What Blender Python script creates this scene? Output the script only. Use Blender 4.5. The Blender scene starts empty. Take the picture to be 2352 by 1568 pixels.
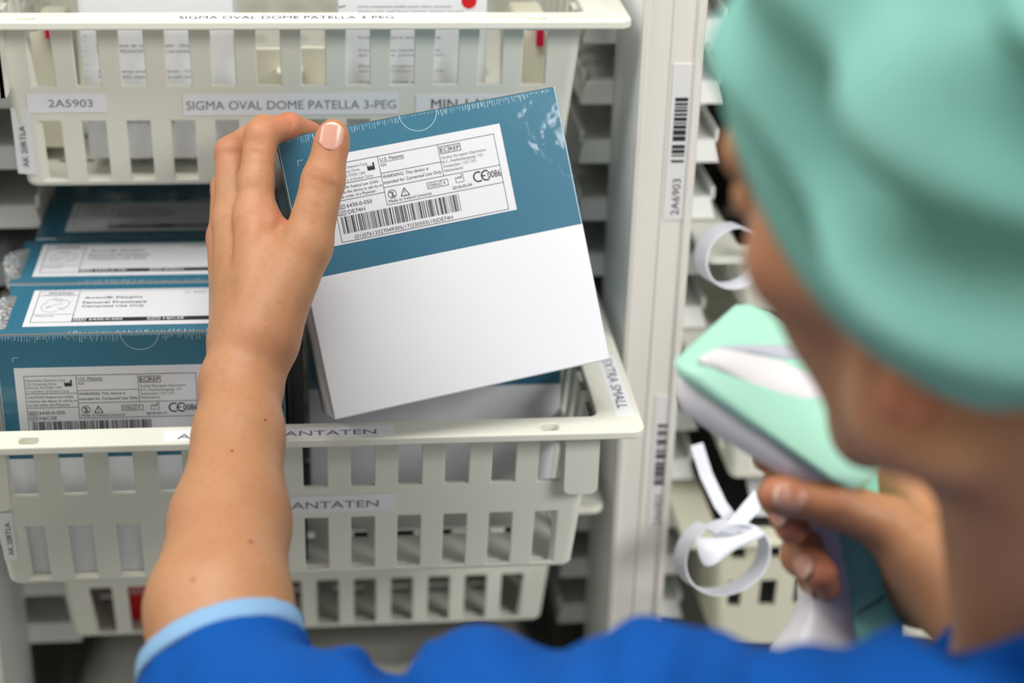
import bpy, math, random
import numpy as np
from mathutils import Vector, Matrix

# ---------------------------------------------------------------- camera, light, exposure
SC = bpy.context.scene
COL = SC.collection
RIM = 1100.0          # the lower basket's rim stands 1.10 m above the floor; lengths below are mm from that rim

def V(p):
    return Vector((p[0] / 1000.0, p[1] / 1000.0, (p[2] + RIM) / 1000.0))

cam_data = bpy.data.cameras.new('camera')
cam = bpy.data.objects.new('camera', cam_data)
COL.objects.link(cam)
cam_data.sensor_width = 36.0
cam_data.lens = 61.22
cam_data.clip_start = 0.05
cam_data.dof.use_dof = True
cam_data.dof.focus_distance = 0.945
cam_data.dof.aperture_fstop = 3.9
c_r = Vector((0.9943724, -0.1025656, 0.0265297))
c_u = Vector((0.0206028, 0.4328565, 0.9012274))
c_f = Vector((0.1039185, 0.8956090, -0.4325337))
mw = Matrix((c_r, c_u, -c_f)).transposed().to_4x4()
mw.translation = V((18.09, -875.91, 482.57))
cam.matrix_world = mw
SC.camera = cam

world = bpy.data.worlds.new('world')
SC.world = world
world.use_nodes = True
world.node_tree.nodes['Background'].inputs[0].default_value = (0.9, 0.95, 1.0, 1)
world.node_tree.nodes['Background'].inputs[1].default_value = 0.05

def area(name, loc, size, power, color=(1, 1, 1), aim=None):
    d = bpy.data.lights.new(name, 'AREA')
    d.shape = 'RECTANGLE'
    d.size, d.size_y = size
    d.energy = power
    d.color = color
    o = bpy.data.objects.new(name, d)
    COL.objects.link(o)
    o.location = V(loc)
    if aim is not None:
        o.rotation_euler = (V(aim) - o.location).to_track_quat('-Z', 'Y').to_euler()
    return o

area('ceiling_lamp_aisle', (-300, -180, 1280), (1.2, 0.6), 19, (1.0, 0.985, 0.95))
area('ceiling_lamp_left', (-1900, 40, 1280), (0.6, 1.2), 18, (1.0, 0.985, 0.95))
area('ceiling_lamp_right', (1500, -1700, 1280), (1.2, 1.2), 76, (1.0, 0.99, 0.97))

SC.view_settings.view_transform = 'Standard'
SC.view_settings.look = 'None'
SC.view_settings.gamma = 1.0
SC.view_settings.use_curve_mapping = False
SC.view_settings.exposure = 0.0
SC.cycles.max_bounces = 8
SC.cycles.use_denoising = True

# ---------------------------------------------------------------- materials
def srgb(r, g, b):
    f = lambda c: (c / 255.0 / 12.92) if c / 255.0 <= 0.04045 else ((c / 255.0 + 0.055) / 1.055) ** 2.4
    return (f(r), f(g), f(b), 1.0)

def mat(name, col, rough=0.5, spec=0.5, coat=0.0, coat_rough=0.05, sss=0.0, sss_r=(1, .3, .15), metal=0.0,
        noise=None, bump=None, emit=None, trans=0.0, coat_bump=None):
    """principled material; noise = (scale, second colour, amount), bump = (scale, strength, distance mm)"""
    m = bpy.data.materials.new(name)
    m.use_nodes = True
    nt = m.node_tree
    b = nt.nodes['Principled BSDF']
    b.inputs['Base Color'].default_value = col
    b.inputs['Roughness'].default_value = rough
    b.inputs['Specular IOR Level'].default_value = spec
    b.inputs['Metallic'].default_value = metal
    b.inputs['Coat Weight'].default_value = coat
    b.inputs['Coat Roughness'].default_value = coat_rough
    b.inputs['Transmission Weight'].default_value = trans
    if sss:
        b.inputs['Subsurface Weight'].default_value = sss
        b.inputs['Subsurface Radius'].default_value = sss_r
        b.inputs['Subsurface Scale'].default_value = 0.004
    if emit:
        b.inputs['Emission Color'].default_value = col
        b.inputs['Emission Strength'].default_value = emit
    tc = nt.nodes.new('ShaderNodeTexCoord')
    if noise:
        n = nt.nodes.new('ShaderNodeTexNoise')
        n.inputs['Scale'].default_value = noise[0]
        n.inputs['Detail'].default_value = 4
        nt.links.new(tc.outputs['Object'], n.inputs['Vector'])
        r = nt.nodes.new('ShaderNodeValToRGB')
        r.color_ramp.elements[0].position = 0.35
        r.color_ramp.elements[1].position = 0.68
        mx = nt.nodes.new('ShaderNodeMix')
        mx.data_type = 'RGBA'
        nt.links.new(n.outputs['Fac'], r.inputs['Fac'])
        ml = nt.nodes.new('ShaderNodeMath')
        ml.operation = 'MULTIPLY'
        ml.inputs[1].default_value = noise[2]
        nt.links.new(r.outputs['Color'], ml.inputs[0])
        nt.links.new(ml.outputs[0], mx.inputs['Factor'])
        mx.inputs['A'].default_value = col
        mx.inputs['B'].default_value = noise[1]
        nt.links.new(mx.outputs['Result'], b.inputs['Base Color'])
    for key, sock in ((bump, 'Normal'), (coat_bump, 'Coat Normal')):
        if key:
            n = nt.nodes.new('ShaderNodeTexNoise')
            n.inputs['Scale'].default_value = key[0]
            n.inputs['Detail'].default_value = 3
            nt.links.new(tc.outputs['Object'], n.inputs['Vector'])
            bp = nt.nodes.new('ShaderNodeBump')
            bp.inputs['Strength'].default_value = key[1]
            bp.inputs['Distance'].default_value = key[2] / 1000.0
            nt.links.new(n.outputs['Fac'], bp.inputs['Height'])
            nt.links.new(bp.outputs['Normal'], b.inputs[sock])
    return m

M = {
    'plastic': mat('basket_plastic', srgb(226, 226, 214), 0.38, 0.5, bump=(900, .08, .2)),
    'cream': mat('cream_plastic', srgb(222, 219, 198), 0.42, 0.5),
    'rail': mat('rail_plastic', srgb(234, 236, 232), 0.45, 0.4),
    'post': mat('lacquered_aluminium', srgb(226, 222, 214), 0.4, 0.5, bump=(500, .05, .2)),
    'paper': mat('label_paper', srgb(233, 234, 238), 0.55, 0.3),
    'paper_box': mat('label_paper_under_film', srgb(216, 217, 222), 0.5, 0.3, coat=0.25, coat_rough=0.12, coat_bump=(38, .35, 1.5)),
    'ink': mat('black_print', srgb(48, 48, 54), 0.6, 0.2),
    'grey_ink': mat('faded_grey_print', srgb(120, 122, 128), 0.6, 0.2),
    'blue_ink': mat('blue_black_print', srgb(62, 72, 92), 0.6, 0.2),
    'pale_ink': mat('pale_grey_print', srgb(165, 167, 172), 0.6, 0.2),
    'teal': mat('teal_carton', srgb(40, 102, 128), 0.45, 0.4, coat=0.6, coat_rough=0.05, noise=(14, srgb(48, 114, 138), .5), coat_bump=(38, .35, 1.5)),
    'white_card': mat('white_carton', srgb(226, 227, 232), 0.5, 0.4, coat=0.35, coat_rough=0.08, bump=(260, .03, .3)),
    'carton': mat('white_folding_carton', srgb(232, 233, 236), 0.45, 0.4),
    'kraft': mat('corrugated_edge', srgb(150, 128, 106), 0.8, 0.1),
    'film': mat('shrink_film', srgb(235, 240, 244), 0.12, 0.5, trans=0.85, bump=(300, .7, 1.2)),
    'film_white': mat('film_seal', srgb(190, 214, 224), 0.2, 0.6),
    'red': mat('red_print', srgb(206, 28, 34), 0.5, 0.3),
    'magenta': mat('crimson_tag', srgb(190, 10, 60), 0.5, 0.3),
    'beige': mat('beige_plastic', srgb(214, 211, 190), 0.5, 0.4),
    'dark': mat('dark_plastic', srgb(60, 60, 62), 0.5, 0.3, bump=(90, .2, 1)),
    'dark_black': mat('black_fabric', srgb(38, 36, 38), 0.7, 0.2),
    'label_clear': mat('label_on_post', srgb(222, 221, 220), 0.45, 0.4),
    'side': mat('lit_side_panel', srgb(238, 240, 238), 0.5, 0.4),  # post finish painted paler, for light this side does not get
    'ladder': mat('ladder_shade_panel', srgb(140, 138, 124), 0.7, 0.2),  # solid panel, its grey painted for the shade in the ladder openings
    'wall': mat('painted_wall', srgb(196, 195, 190), 0.8, 0.2, noise=(3, srgb(188, 187, 182), .5)),
    'back': mat('cabinet_shade_backing', srgb(74, 74, 68), 0.7, 0.2),  # dark grey painted for the shade deep in the cabinet
    'floor': mat('grey_vinyl_floor', srgb(140, 141, 140), 0.45, 0.4, noise=(60, srgb(122, 124, 124), .6)),
    'ceil': mat('ceiling_paint', srgb(230, 230, 228), 0.9, 0.1),
    'strap': mat('white_strap', srgb(232, 234, 244), 0.35, 0.5),
    'cloth_grey': mat('grey_cloth', srgb(178, 176, 170), 0.9, 0.1, bump=(120, .3, 1.0)),
    'nail': mat('fingernail', srgb(212, 158, 138), 0.28, 0.5, coat=.25),
    'nail_tip': mat('nail_free_edge', srgb(226, 206, 182), 0.35, 0.5),
    'mole': mat('mole', srgb(150, 92, 60), 0.6, 0.2),
    'hair': mat('dark_hair', srgb(58, 42, 32), 0.5, 0.4),
    'eye': mat('eyeball', srgb(232, 228, 222), 0.15, 0.5),
    'iris': mat('iris', srgb(70, 50, 34), 0.2, 0.5),
    'lip': mat('lip', srgb(186, 112, 98), 0.4, 0.4),
    'cap': mat('surgical_cap_fabric', srgb(132, 184, 174), 0.85, 0.2, noise=(9, srgb(106, 168, 156), .7), bump=(45, .25, 2.0)),
    'band': mat('cap_band_fabric', srgb(104, 212, 188), 0.85, 0.15),
    'scrub': mat('blue_scrub_fabric', srgb(10, 76, 156), 0.85, 0.12, noise=(22, srgb(16, 84, 164), .5), bump=(500, .25, .5)),
    'trim': mat('light_blue_trim', srgb(134, 172, 208), 0.85, 0.12, bump=(700, .2, .5)),
    'mint': mat('mint_rubber', srgb(172, 224, 202), 0.42, 0.4),
    'mint_dark': mat('mint_grip', srgb(146, 218, 192), 0.5, 0.35),
    'scan_white': mat('white_scanner_shell', srgb(236, 234, 236), 0.32, 0.5),
    'scan_grey': mat('grey_scanner_inlay', srgb(196, 200, 212), 0.35, 0.5),
    'window': mat('scan_window', srgb(40, 12, 16), 0.05, 0.6),
}

def skin_material():
    """skin with fine cell relief; a vertex layer holds the redder flush of fingertips, knuckles and ears"""
    m = bpy.data.materials.new('skin')
    m.use_nodes = True
    nt = m.node_tree
    b = nt.nodes['Principled BSDF']
    L = nt.links.new
    tc = nt.nodes.new('ShaderNodeTexCoord')
    def noise(scale, detail=4):
        n = nt.nodes.new('ShaderNodeTexNoise'); n.inputs['Scale'].default_value = scale; n.inputs['Detail'].default_value = detail
        L(tc.outputs['Object'], n.inputs['Vector']); return n
    def mix(fac, a, c):
        x = nt.nodes.new('ShaderNodeMix'); x.data_type = 'RGBA'
        for s_, v in (('Factor', fac), ('A', a), ('B', c)):
            if hasattr(v, 'is_linked'): L(v, x.inputs[s_])
            else: x.inputs[s_].default_value = v
        return x.outputs['Result']
    def ramp(src, lo, hi, top=1.0):
        r = nt.nodes.new('ShaderNodeMapRange'); r.inputs[1].default_value = lo; r.inputs[2].default_value = hi; r.inputs[4].default_value = top
        L(src, r.inputs[0]); return r.outputs[0]
    at = nt.nodes.new('ShaderNodeAttribute'); at.attribute_name = 'flush'
    c1 = mix(ramp(noise(26).outputs['Fac'], .35, .7, .6), srgb(188, 137, 98), srgb(178, 124, 86))
    c2 = mix(ramp(noise(230, 6).outputs['Fac'], .5, .75, .35), c1, srgb(164, 106, 72))
    c3 = mix(at.outputs['Fac'], c2, srgb(190, 112, 86))
    L(c3, b.inputs['Base Color'])
    b.inputs['Roughness'].default_value = 0.47
    b.inputs['Specular IOR Level'].default_value = 0.4
    b.inputs['Subsurface Weight'].default_value = 0.10
    b.inputs['Subsurface Radius'].default_value = (1, .35, .18)
    b.inputs['Subsurface Scale'].default_value = 0.003
    vo = nt.nodes.new('ShaderNodeTexVoronoi'); vo.feature = 'DISTANCE_TO_EDGE'; vo.inputs['Scale'].default_value = 950
    L(tc.outputs['Object'], vo.inputs['Vector'])
    ad = nt.nodes.new('ShaderNodeMath'); ad.operation = 'MULTIPLY_ADD'; ad.inputs[1].default_value = .8
    L(vo.outputs['Distance'], ad.inputs[0]); L(noise(320, 5).outputs['Fac'], ad.inputs[2])
    bp = nt.nodes.new('ShaderNodeBump'); bp.inputs['Strength'].default_value = .28; bp.inputs['Distance'].default_value = .0006
    L(ad.outputs[0], bp.inputs['Height']); L(bp.outputs['Normal'], b.inputs['Normal'])
    return m
M['skin'] = skin_material()

# ---------------------------------------------------------------- mesh helpers
class MB:
    def __init__(self):
        self.v, self.f, self.m = [], [], []
    def add(self, vs, fs, mi=0):
        o = len(self.v)
        self.v += [tuple(map(float, p)) for p in vs]
        self.f += [tuple(i + o for i in f) for f in fs]
        self.m += [mi] * len(fs)
        return self
    def box(self, a, b, mi=0):
        x0, y0, z0 = a
        x1, y1, z1 = b
        return self.add([(x0, y0, z0), (x1, y0, z0), (x1, y1, z0), (x0, y1, z0), (x0, y0, z1), (x1, y0, z1), (x1, y1, z1), (x0, y1, z1)],
                        [(0, 3, 2, 1), (4, 5, 6, 7), (0, 1, 5, 4), (1, 2, 6, 5), (2, 3, 7, 6), (3, 0, 4, 7)], mi)
    def prism(self, poly, ext, mi=0):
        """poly: 3D loop, ext: extrusion vector"""
        n = len(poly)
        p2 = [(p[0] + ext[0], p[1] + ext[1], p[2] + ext[2]) for p in poly]
        return self.add(list(poly) + p2, [tuple(range(n - 1, -1, -1)), tuple(range(n, 2 * n))] + [(i, (i + 1) % n, n + (i + 1) % n, n + i) for i in range(n)], mi)
    def loft(self, rings, mi=0, caps=True):
        n = len(rings[0])
        vs = [p for r in rings for p in r]
        fs = [(k * n + i, k * n + (i + 1) % n, (k + 1) * n + (i + 1) % n, (k + 1) * n + i) for k in range(len(rings) - 1) for i in range(n)]
        if caps:
            fs += [tuple(range(n - 1, -1, -1)), tuple(range((len(rings) - 1) * n, len(rings) * n))]
        return self.add(vs, fs, mi)
    def ribbon(self, path, side, width, thick=0.8, mi=0):
        """flat strap along path, lying across the side vectors"""
        rings = []
        for i, p in enumerate(path):
            p = Vector(p)
            t = Vector(path[min(i + 1, len(path) - 1)]) - Vector(path[max(i - 1, 0)])
            t.normalize()
            s = Vector(side[i] if isinstance(side, list) else side)
            s = (s - t * s.dot(t)).normalized()
            n = t.cross(s)
            rings.append([p + s * width / 2 + n * thick / 2, p - s * width / 2 + n * thick / 2, p - s * width / 2 - n * thick / 2, p + s * width / 2 - n * thick / 2])
        return self.loft(rings, mi)

ROOTM = {}
def thing(name, label, cat, loc, group=None, rot=None):
    o = bpy.data.objects.new(name, None)
    COL.objects.link(o)
    o.empty_display_size = 0.03
    mtx = (rot.to_4x4() if rot else Matrix.Identity(4))
    mtx.translation = V(loc)
    o.matrix_world = mtx
    ROOTM[o.name] = mtx
    tag(o, label, cat, group)
    return o

def tag(o, label, cat, group=None):
    o['label'] = label
    o['category'] = cat
    if group:
        o['group'] = group

def root_matrix(o):
    while o is not None:
        if o.name in ROOTM:
            return ROOTM[o.name]
        o = o.parent
    return Matrix.Identity(4)

def build(mb, name, mats, parent=None, local=False, smooth=False, bevel=0.0, seg=2, label=None, autosmooth=None):
    """link a mesh; coordinates are mm from the rim, or mm in the thing's own axes when local"""
    me = bpy.data.meshes.new(name)
    if local:
        vs = [Vector(p) / 1000.0 for p in mb.v]
    else:
        inv = root_matrix(parent).inverted()
        vs = [inv @ V(p) for p in mb.v]
    me.from_pydata([tuple(p) for p in vs], [], mb.f)
    if not isinstance(mats, (list, tuple)):
        mats = [mats]
    for k in mats:
        me.materials.append(M[k])
    me.polygons.foreach_set('material_index', mb.m)
    me.validate()
    if smooth:
        me.polygons.foreach_set('use_smooth', [True] * len(me.polygons))
    o = bpy.data.objects.new(name, me)
    COL.objects.link(o)
    if parent is not None:
        o.parent = parent
    if bevel:
        b = o.modifiers.new('bevel', 'BEVEL')
        b.width = bevel / 1000.0
        b.segments = seg
        b.limit_method = 'ANGLE'
        b.angle_limit = math.radians(40)
    if label:
        o['label'] = label
    return o

def structure(mb, name, m, **k):
    o = build(mb, name, m, None, **k)
    o['kind'] = 'structure'
    return o

def curve_mesh(cu):
    ob = bpy.data.objects.new('tmp', cu)
    me = bpy.data.meshes.new_from_object(ob)
    v = [tuple(p.co) for p in me.vertices]
    f = [tuple(p.vertices) for p in me.polygons]
    bpy.data.objects.remove(ob)
    bpy.data.curves.remove(cu)
    bpy.data.meshes.remove(me)
    return v, f

TXT = {}
def text(mb, s, x, z, h, place, w=None, align='l', bold=0.0, mi=0):
    """lay a line of type with cap height h (mm) at (x, z) of a flat frame; place maps (x, z) to a point"""
    key = (s, bold)
    if key not in TXT:
        cu = bpy.data.curves.new('type', 'FONT')
        cu.body = s
        cu.resolution_u = 3
        cu.offset = bold
        TXT[key] = curve_mesh(cu)
    v, f = TXT[key]
    if not v:
        return
    x0, x1 = min(p[0] for p in v), max(p[0] for p in v)
    k = h / 0.72
    kx = (w / (x1 - x0)) if w else k * 0.95
    dx = {'l': -x0, 'c': -(x0 + x1) / 2, 'r': -x1}[align]
    mb.add([place(x + (p[0] + dx) * kx, z + p[1] * k) for p in v], f, mi)

def plate_with_holes(outer, holes, thick, bev):
    cu = bpy.data.curves.new('plate', 'CURVE')
    cu.dimensions = '2D'
    cu.fill_mode = 'BOTH'
    cu.extrude = max(thick / 2 - bev, 0.01)
    cu.bevel_depth = bev
    cu.bevel_resolution = 2
    cu.offset = -bev
    for loop in [outer] + holes:
        sp = cu.splines.new('POLY')
        sp.points.add(len(loop) - 1)
        for i, p in enumerate(loop):
            sp.points[i].co = (p[0], p[1], 0, 1)
        sp.use_cyclic_u = True
    return curve_mesh(cu)

def rrect(x0, y0, x1, y1, r, n=6):
    pts = []
    for cx, cy, a in ((x1 - r, y1 - r, 0), (x0 + r, y1 - r, 90), (x0 + r, y0 + r, 180), (x1 - r, y0 + r, 270)):
        pts += [(cx + r * math.cos(math.radians(a + 90 * i / n)), cy + r * math.sin(math.radians(a + 90 * i / n))) for i in range(n + 1)]
    return pts

def rect_on(mb, x0, z0, x1, z1, place, mi=0):
    mb.add([place(x0, z0), place(x1, z0), place(x1, z1), place(x0, z1)], [(0, 1, 2, 3)], mi)

def frame_on(mb, x0, z0, x1, z1, t, place, mi=0):
    rect_on(mb, x0, z0, x1, z0 + t, place, mi)
    rect_on(mb, x0, z1 - t, x1, z1, place, mi)
    rect_on(mb, x0, z0, x0 + t, z1, place, mi)
    rect_on(mb, x1 - t, z0, x1, z1, place, mi)
# ---------------------------------------------------------------- the room
mb = MB(); mb.box((-2600, -2800, -1110), (2600, 900, -1100)); structure(mb, 'floor', 'floor')
mb = MB(); mb.box((-2600, -2800, 1300), (2600, 900, 1320)); structure(mb, 'ceiling', 'ceil')
mb = MB(); mb.box((-2600, 880, -1100), (2600, 900, 1300)); structure(mb, 'wall_back', 'wall')
mb = MB(); mb.box((-2600, -2800, -1100), (2600, -2780, 1300)); structure(mb, 'wall_front', 'wall')
mb = MB(); mb.box((-2600, -2780, -1100), (-2580, 880, 1300)); structure(mb, 'wall_left', 'wall')
mb = MB(); mb.box((2580, -2780, -1100), (2600, 880, 1300)); structure(mb, 'wall_right', 'wall')

# ---------------------------------------------------------------- the cabinet uprights with their ladder rails
RAIL0, PITCH = 128.5, 41.0
def upright(x0, x1, label, sides, barcodes):
    t = thing('shelf_upright', label, 'upright', (0.5 * (x0 + x1), 380, -1100), 'uprights of the basket cabinet')
    mb = MB()
    mb.box((x0, 126, -1100), (x1, 212, 900))
    build(mb, 'side_panel', 'side', t, bevel=1.2)
    mb = MB(); mb.box((x0 + 14, 212, -1100), (x1 - 14, 800, 900)); build(mb, 'ladder_shade_panel', 'ladder', t)
    f = MB()                                                  # front profile with two grooves
    w = x1 - x0
    xs = [0, .10, .13, .47, .50, .84, .87, 1.0]
    prof = [(x0, 126)]
    for a, y in ((0, 119), (.085, 117.5), (.10, 120.5), (.47, 120.5), (.485, 119), (.50, 120), (.85, 120), (.87, 117.5), (.97, 117), (1.0, 119)):
        prof.append((x0 + a * w, y))
    prof.append((x1, 126))
    f.prism([(p[0], p[1], -1100) for p in prof], (0, 0, 2000))
    build(f, 'front_profile', 'post', t, bevel=.5)
    for sgn in sides:
        xf = x0 if sgn < 0 else x1
        for k in range(-10, 5):
            z = RAIL0 + PITCH * k
            r = MB()
            out = 21 if sgn < 0 else 38
            xa, xb = sorted((xf + sgn * out, xf - sgn * 14))
            xt = xf + sgn * (out - 4)
            ya, yb = sorted((xt, xf - sgn * 14))
            r.add([(xa if sgn < 0 else ya, 212, z), (yb if sgn < 0 else xb, 212, z), (yb if sgn < 0 else xb, 800, z), (xa if sgn < 0 else ya, 800, z),
                   (ya if sgn < 0 else ya, 216, z + 15), (yb, 216, z + 15), (yb, 800, z + 15), (ya, 800, z + 15)],
                  [(0, 3, 2, 1), (4, 5, 6, 7), (0, 1, 5, 4), (1, 2, 6, 5), (2, 3, 7, 6), (3, 0, 4, 7)])
            # raised guide lip on the rail's free edge
            xl = xf + sgn * (out - 1)
            r.box((min(xl, xl - sgn * 3), 216, z + 13), (max(xl, xl - sgn * 3), 800, z + 22))
            build(r, 'support_rail', 'rail', t, bevel=1.2)
    for (za, zb, xl, xr, s, zt) in barcodes:
        lab = MB(); lab.box((xl - 2.5, 119.4, zb), (xr + 2.5, 120.2, za))
        lo = build(lab, 'barcode_label', 'label_clear', t)
        ink = MB()
        rnd = random.Random(int(za * 7) % 97)
        z = za - 21
        pl = lambda x, zz: (x, 119.25, zz)
        while z > zt + 8:
            h = rnd.choice((1.0, 1.0, 1.6, 2.4, 3.2))
            rect_on(ink, xl, z - h, xr, z, pl)
            z -= h + rnd.choice((.7, .8, .9, 2.4))
        vt = lambda a, b: ((xl + xr) / 2 + 3 - b, 119.25, zt - 26 + a)
        text(ink, s, 0, 0, 5.2, vt, w=24)
        build(ink, 'barcode_print', 'ink', lo)
    return t

upright(206, 244, 'white cabinet upright to the right of the baskets, with two barcode labels on its front', (-1, 1),
        [(184, 84, 228.5, 236.5, '2A6903', 113), (-40, -140, 232, 239.5, '2A6903', -113)])
upright(-244, -206, 'cabinet upright behind the left ends of the baskets, showing only its grey rails', (1, ), [])

# ---------------------------------------------------------------- the wire-free plastic baskets
def basket(label, cx, y0, zr, depth=112.0, length=560.0, group='plastic baskets in the cabinet', plastic='plastic', pitch=26.1, nslot=12, slot=15.3, brackets=True,
           rows=((-6, -46), (-68.5, -107.5)), rim_marks=True, name='storage_basket', xo=0.0, hx0=174.5, so=0.0):
    t = thing(name, label, 'basket', (cx, y0 + length / 2, zr - depth), group)
    # rim: a flat ring with rounded corners and two small slots in its front bar
    holes = [rrect(xo - hx0 + 1, 20.5, xo + hx0 - 1, length - 20, 5)]
    if rim_marks:
        holes += [rrect(s * 152 - 5.2 - 8 * (s > 0), 4.6, s * 152 + 5.2 - 8 * (s > 0), 12.6, 2.2, 4) for s in (-1, 1)]
    v, f = plate_with_holes(rrect(-200, 0, 200, length, 8), holes, 5.4, 1.3)
    rim = MB(); rim.add([(cx + p[0], y0 + p[1], zr - 2.7 + p[2]) for p in v], f)
    ro = build(rim, 'rim', plastic, t)
    if rim_marks:
        for sg in (-1, 1):
            s = MB()
            xm = cx + sg * 152 - 8 * (sg > 0)
            s.box((xm - 7, y0 + 3, zr - 6.5), (xm + 7, y0 + 14, zr - 5.2))
            build(s, 'rim_slot_floor', plastic, ro)
    # shell: walls all round with two rows of slots, tapering to the floor
    per = []                                                   # perimeter stations: (x fraction anchor, ...), solid flag until next
    hy = length / 2
    half = nslot * pitch / 2
    def station(kind, a, t_):
        hx, hyy, r = hx0 - 10.5 * t_, hy - 20 - 11 * t_, 6.0
        w_ = 1 - .25 * (1 - hx / hx0)
        if kind == 'f': return ((a + so) * w_, -hyy)
        if kind == 'b': return (-(a + so) * w_, hyy)
        if kind == 'r': return (hx, a)
        if kind == 'l': return (-hx, -a)
        q, ang = kind
        cxx, cyy = {0: (hx - r, -hyy + r), 1: (hx - r, hyy - r), 2: (-hx + r, hyy - r), 3: (-hx + r, -hyy + r)}[q]
        return (cxx + r * math.cos(ang), cyy + r * math.sin(ang))
    def side(kind, n, p, w):
        for i in range(n):
            c = (i - (n - 1) / 2) * p
            per.append((kind, c - w / 2, True)); per.append((kind, c + w / 2, False))
    nside = int((length - 80) // 26.1)
    def corner(q, a0):
        for i in range(6):
            per.append(((q, math.radians(a0 + 18 * i)), 0, False))
    side('f', nslot, pitch, slot); corner(0, -90)
    side('r', nside, 26.1, 14.0); corner(1, 0)
    side('b', nslot, pitch, slot); corner(2, 90)
    side('l', nside, 26.1, 14.0); corner(3, 180)
    zs = [-5.0]
    solid_rows = []
    for (a, b) in rows:
        zs += [a, b]
    zs += [-depth + 3.2, -depth + 0.8, -depth]
    inset = [0] * (len(zs) - 2) + [1.2, 3.6]
    sh = MB()
    N, K = len(per), len(zs)
    th = 3.6
    idx = {}
    def vert(i, k, inner):
        key = (i % N, k, inner)
        if key not in idx:
            kind, a, _ = per[i % N]
            z = zs[k]
            x, y = station(kind, a, -z / depth)
            ins = inset[k] + (th if inner else 0)
            hx, hyy = hx0 - 10.5 * (-z / depth), hy - 20 - 11 * (-z / depth)
            x *= (hx - ins) / hx if abs(x) > hx - 16 else 1
            y *= (hyy - ins) / hyy if abs(y) > hyy - 16 else 1
            idx[key] = len(sh.v)
            sh.v.append((cx + xo + x, y0 + hy + y, zr + z + (th if (inner and k == K - 1) else 0)))
        return idx[key]
    def hole(i, k):
        if k < 0 or k >= K - 1: return True
        return per[i % N][2] and any(zs[k] == a and zs[k + 1] == b for a, b in rows)
    def q(*ii):
        sh.f.append(ii); sh.m.append(0)
    for i in range(N):
        for k in range(K - 1):
            if hole(i, k): continue
            q(vert(i, k, 0), vert(i, k + 1, 0), vert(i + 1, k + 1, 0), vert(i + 1, k, 0))
            q(vert(i, k, 1), vert(i + 1, k, 1), vert(i + 1, k + 1, 1), vert(i, k + 1, 1))
            if hole(i - 1, k): q(vert(i, k, 0), vert(i, k, 1), vert(i, k + 1, 1), vert(i, k + 1, 0))
            if hole(i + 1, k): q(vert(i + 1, k, 0), vert(i + 1, k + 1, 0), vert(i + 1, k + 1, 1), vert(i + 1, k, 1))
            if k and hole(i, k - 1): q(vert(i, k, 0), vert(i + 1, k, 0), vert(i + 1, k, 1), vert(i, k, 1))
            if k < K - 2 and hole(i, k + 1): q(vert(i, k + 1, 0), vert(i, k + 1, 1), vert(i + 1, k + 1, 1), vert(i + 1, k + 1, 0))
    build(sh, 'slotted_shell', plastic, t, bevel=.7, seg=2)
    # floor plate with rows of small openings
    hxf, y1, y2 = 158.0, y0 + 36, y0 + length - 36
    holes = []
    for iy in range(10):
        ya = 36 + 34 + iy * 46
        for ix in range(9):
            xa = -150 + ix * 33.5
            if ya + 10 < length - 50:
                holes.append([(xa, ya), (xa, ya + 9), (xa + 22, ya + 9), (xa + 22, ya)])
    v, f = plate_with_holes(rrect(-hxf, 34, hxf, length - 34, 12), holes, 2.4, .3)
    fl = MB(); fl.add([(cx + p[0], y0 + p[1], zr - depth + 1.4 + p[2]) for p in v], f)
    build(fl, 'basket_floor', plastic, t)
    # corner brackets under the rim
    if brackets:
        for s in (-1, 1) if brackets is True else brackets:
            b = MB()
            xa, xb = cx + xo + s * (hx0 - (19.5 if brackets is True else 8)), cx + xo + s * (hx0 + (1 if brackets is True else -.5))
            lo, hi = min(xa, xb), max(xa, xb)
            pts = [(p[0], y0 + 15.5, p[1]) for p in rrect(lo, zr - 50.5, hi, zr + 0, 4.5)]
            pts = [(p[0], p[1], min(p[2], zr - 5.0)) for p in pts]
            b.prism(pts, (0, 9.5, 0))
            build(b, 'corner_bracket', plastic, t, bevel=1.3)
    return t

def on_front(cx, y0, zr, off=.5):
    """points on a basket's sloping front wall, x from its middle and z from its rim"""
    return lambda x, z: (cx + x, y0 + 20 + 11 * (-z / 112.0) - off, zr + z)

def sticker(parent, x0, z0, x1, z1, place, lines, m='paper', name='label_sticker', print_mat='grey_ink'):
    mb = MB()
    vs = [place(x0, z0), place(x1, z0), place(x1, z1), place(x0, z1)]
    a = (Vector(vs[1]) - Vector(vs[0])).cross(Vector(vs[3]) - Vector(vs[0])).normalized() * .35
    mb.prism(vs, tuple(-a))
    o = build(mb, name, m, parent)
    pr = MB()
    pl = lambda x, z: tuple(Vector(place(x, z)) + a * .5)
    for l in lines:
        text(pr, l[0], l[1], l[2], l[3], pl, w=l[4] if len(l) > 4 else None, bold=l[5] if len(l) > 5 else .0)
    if lines:
        build(pr, 'lettering', print_mat, o)
    return o

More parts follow.
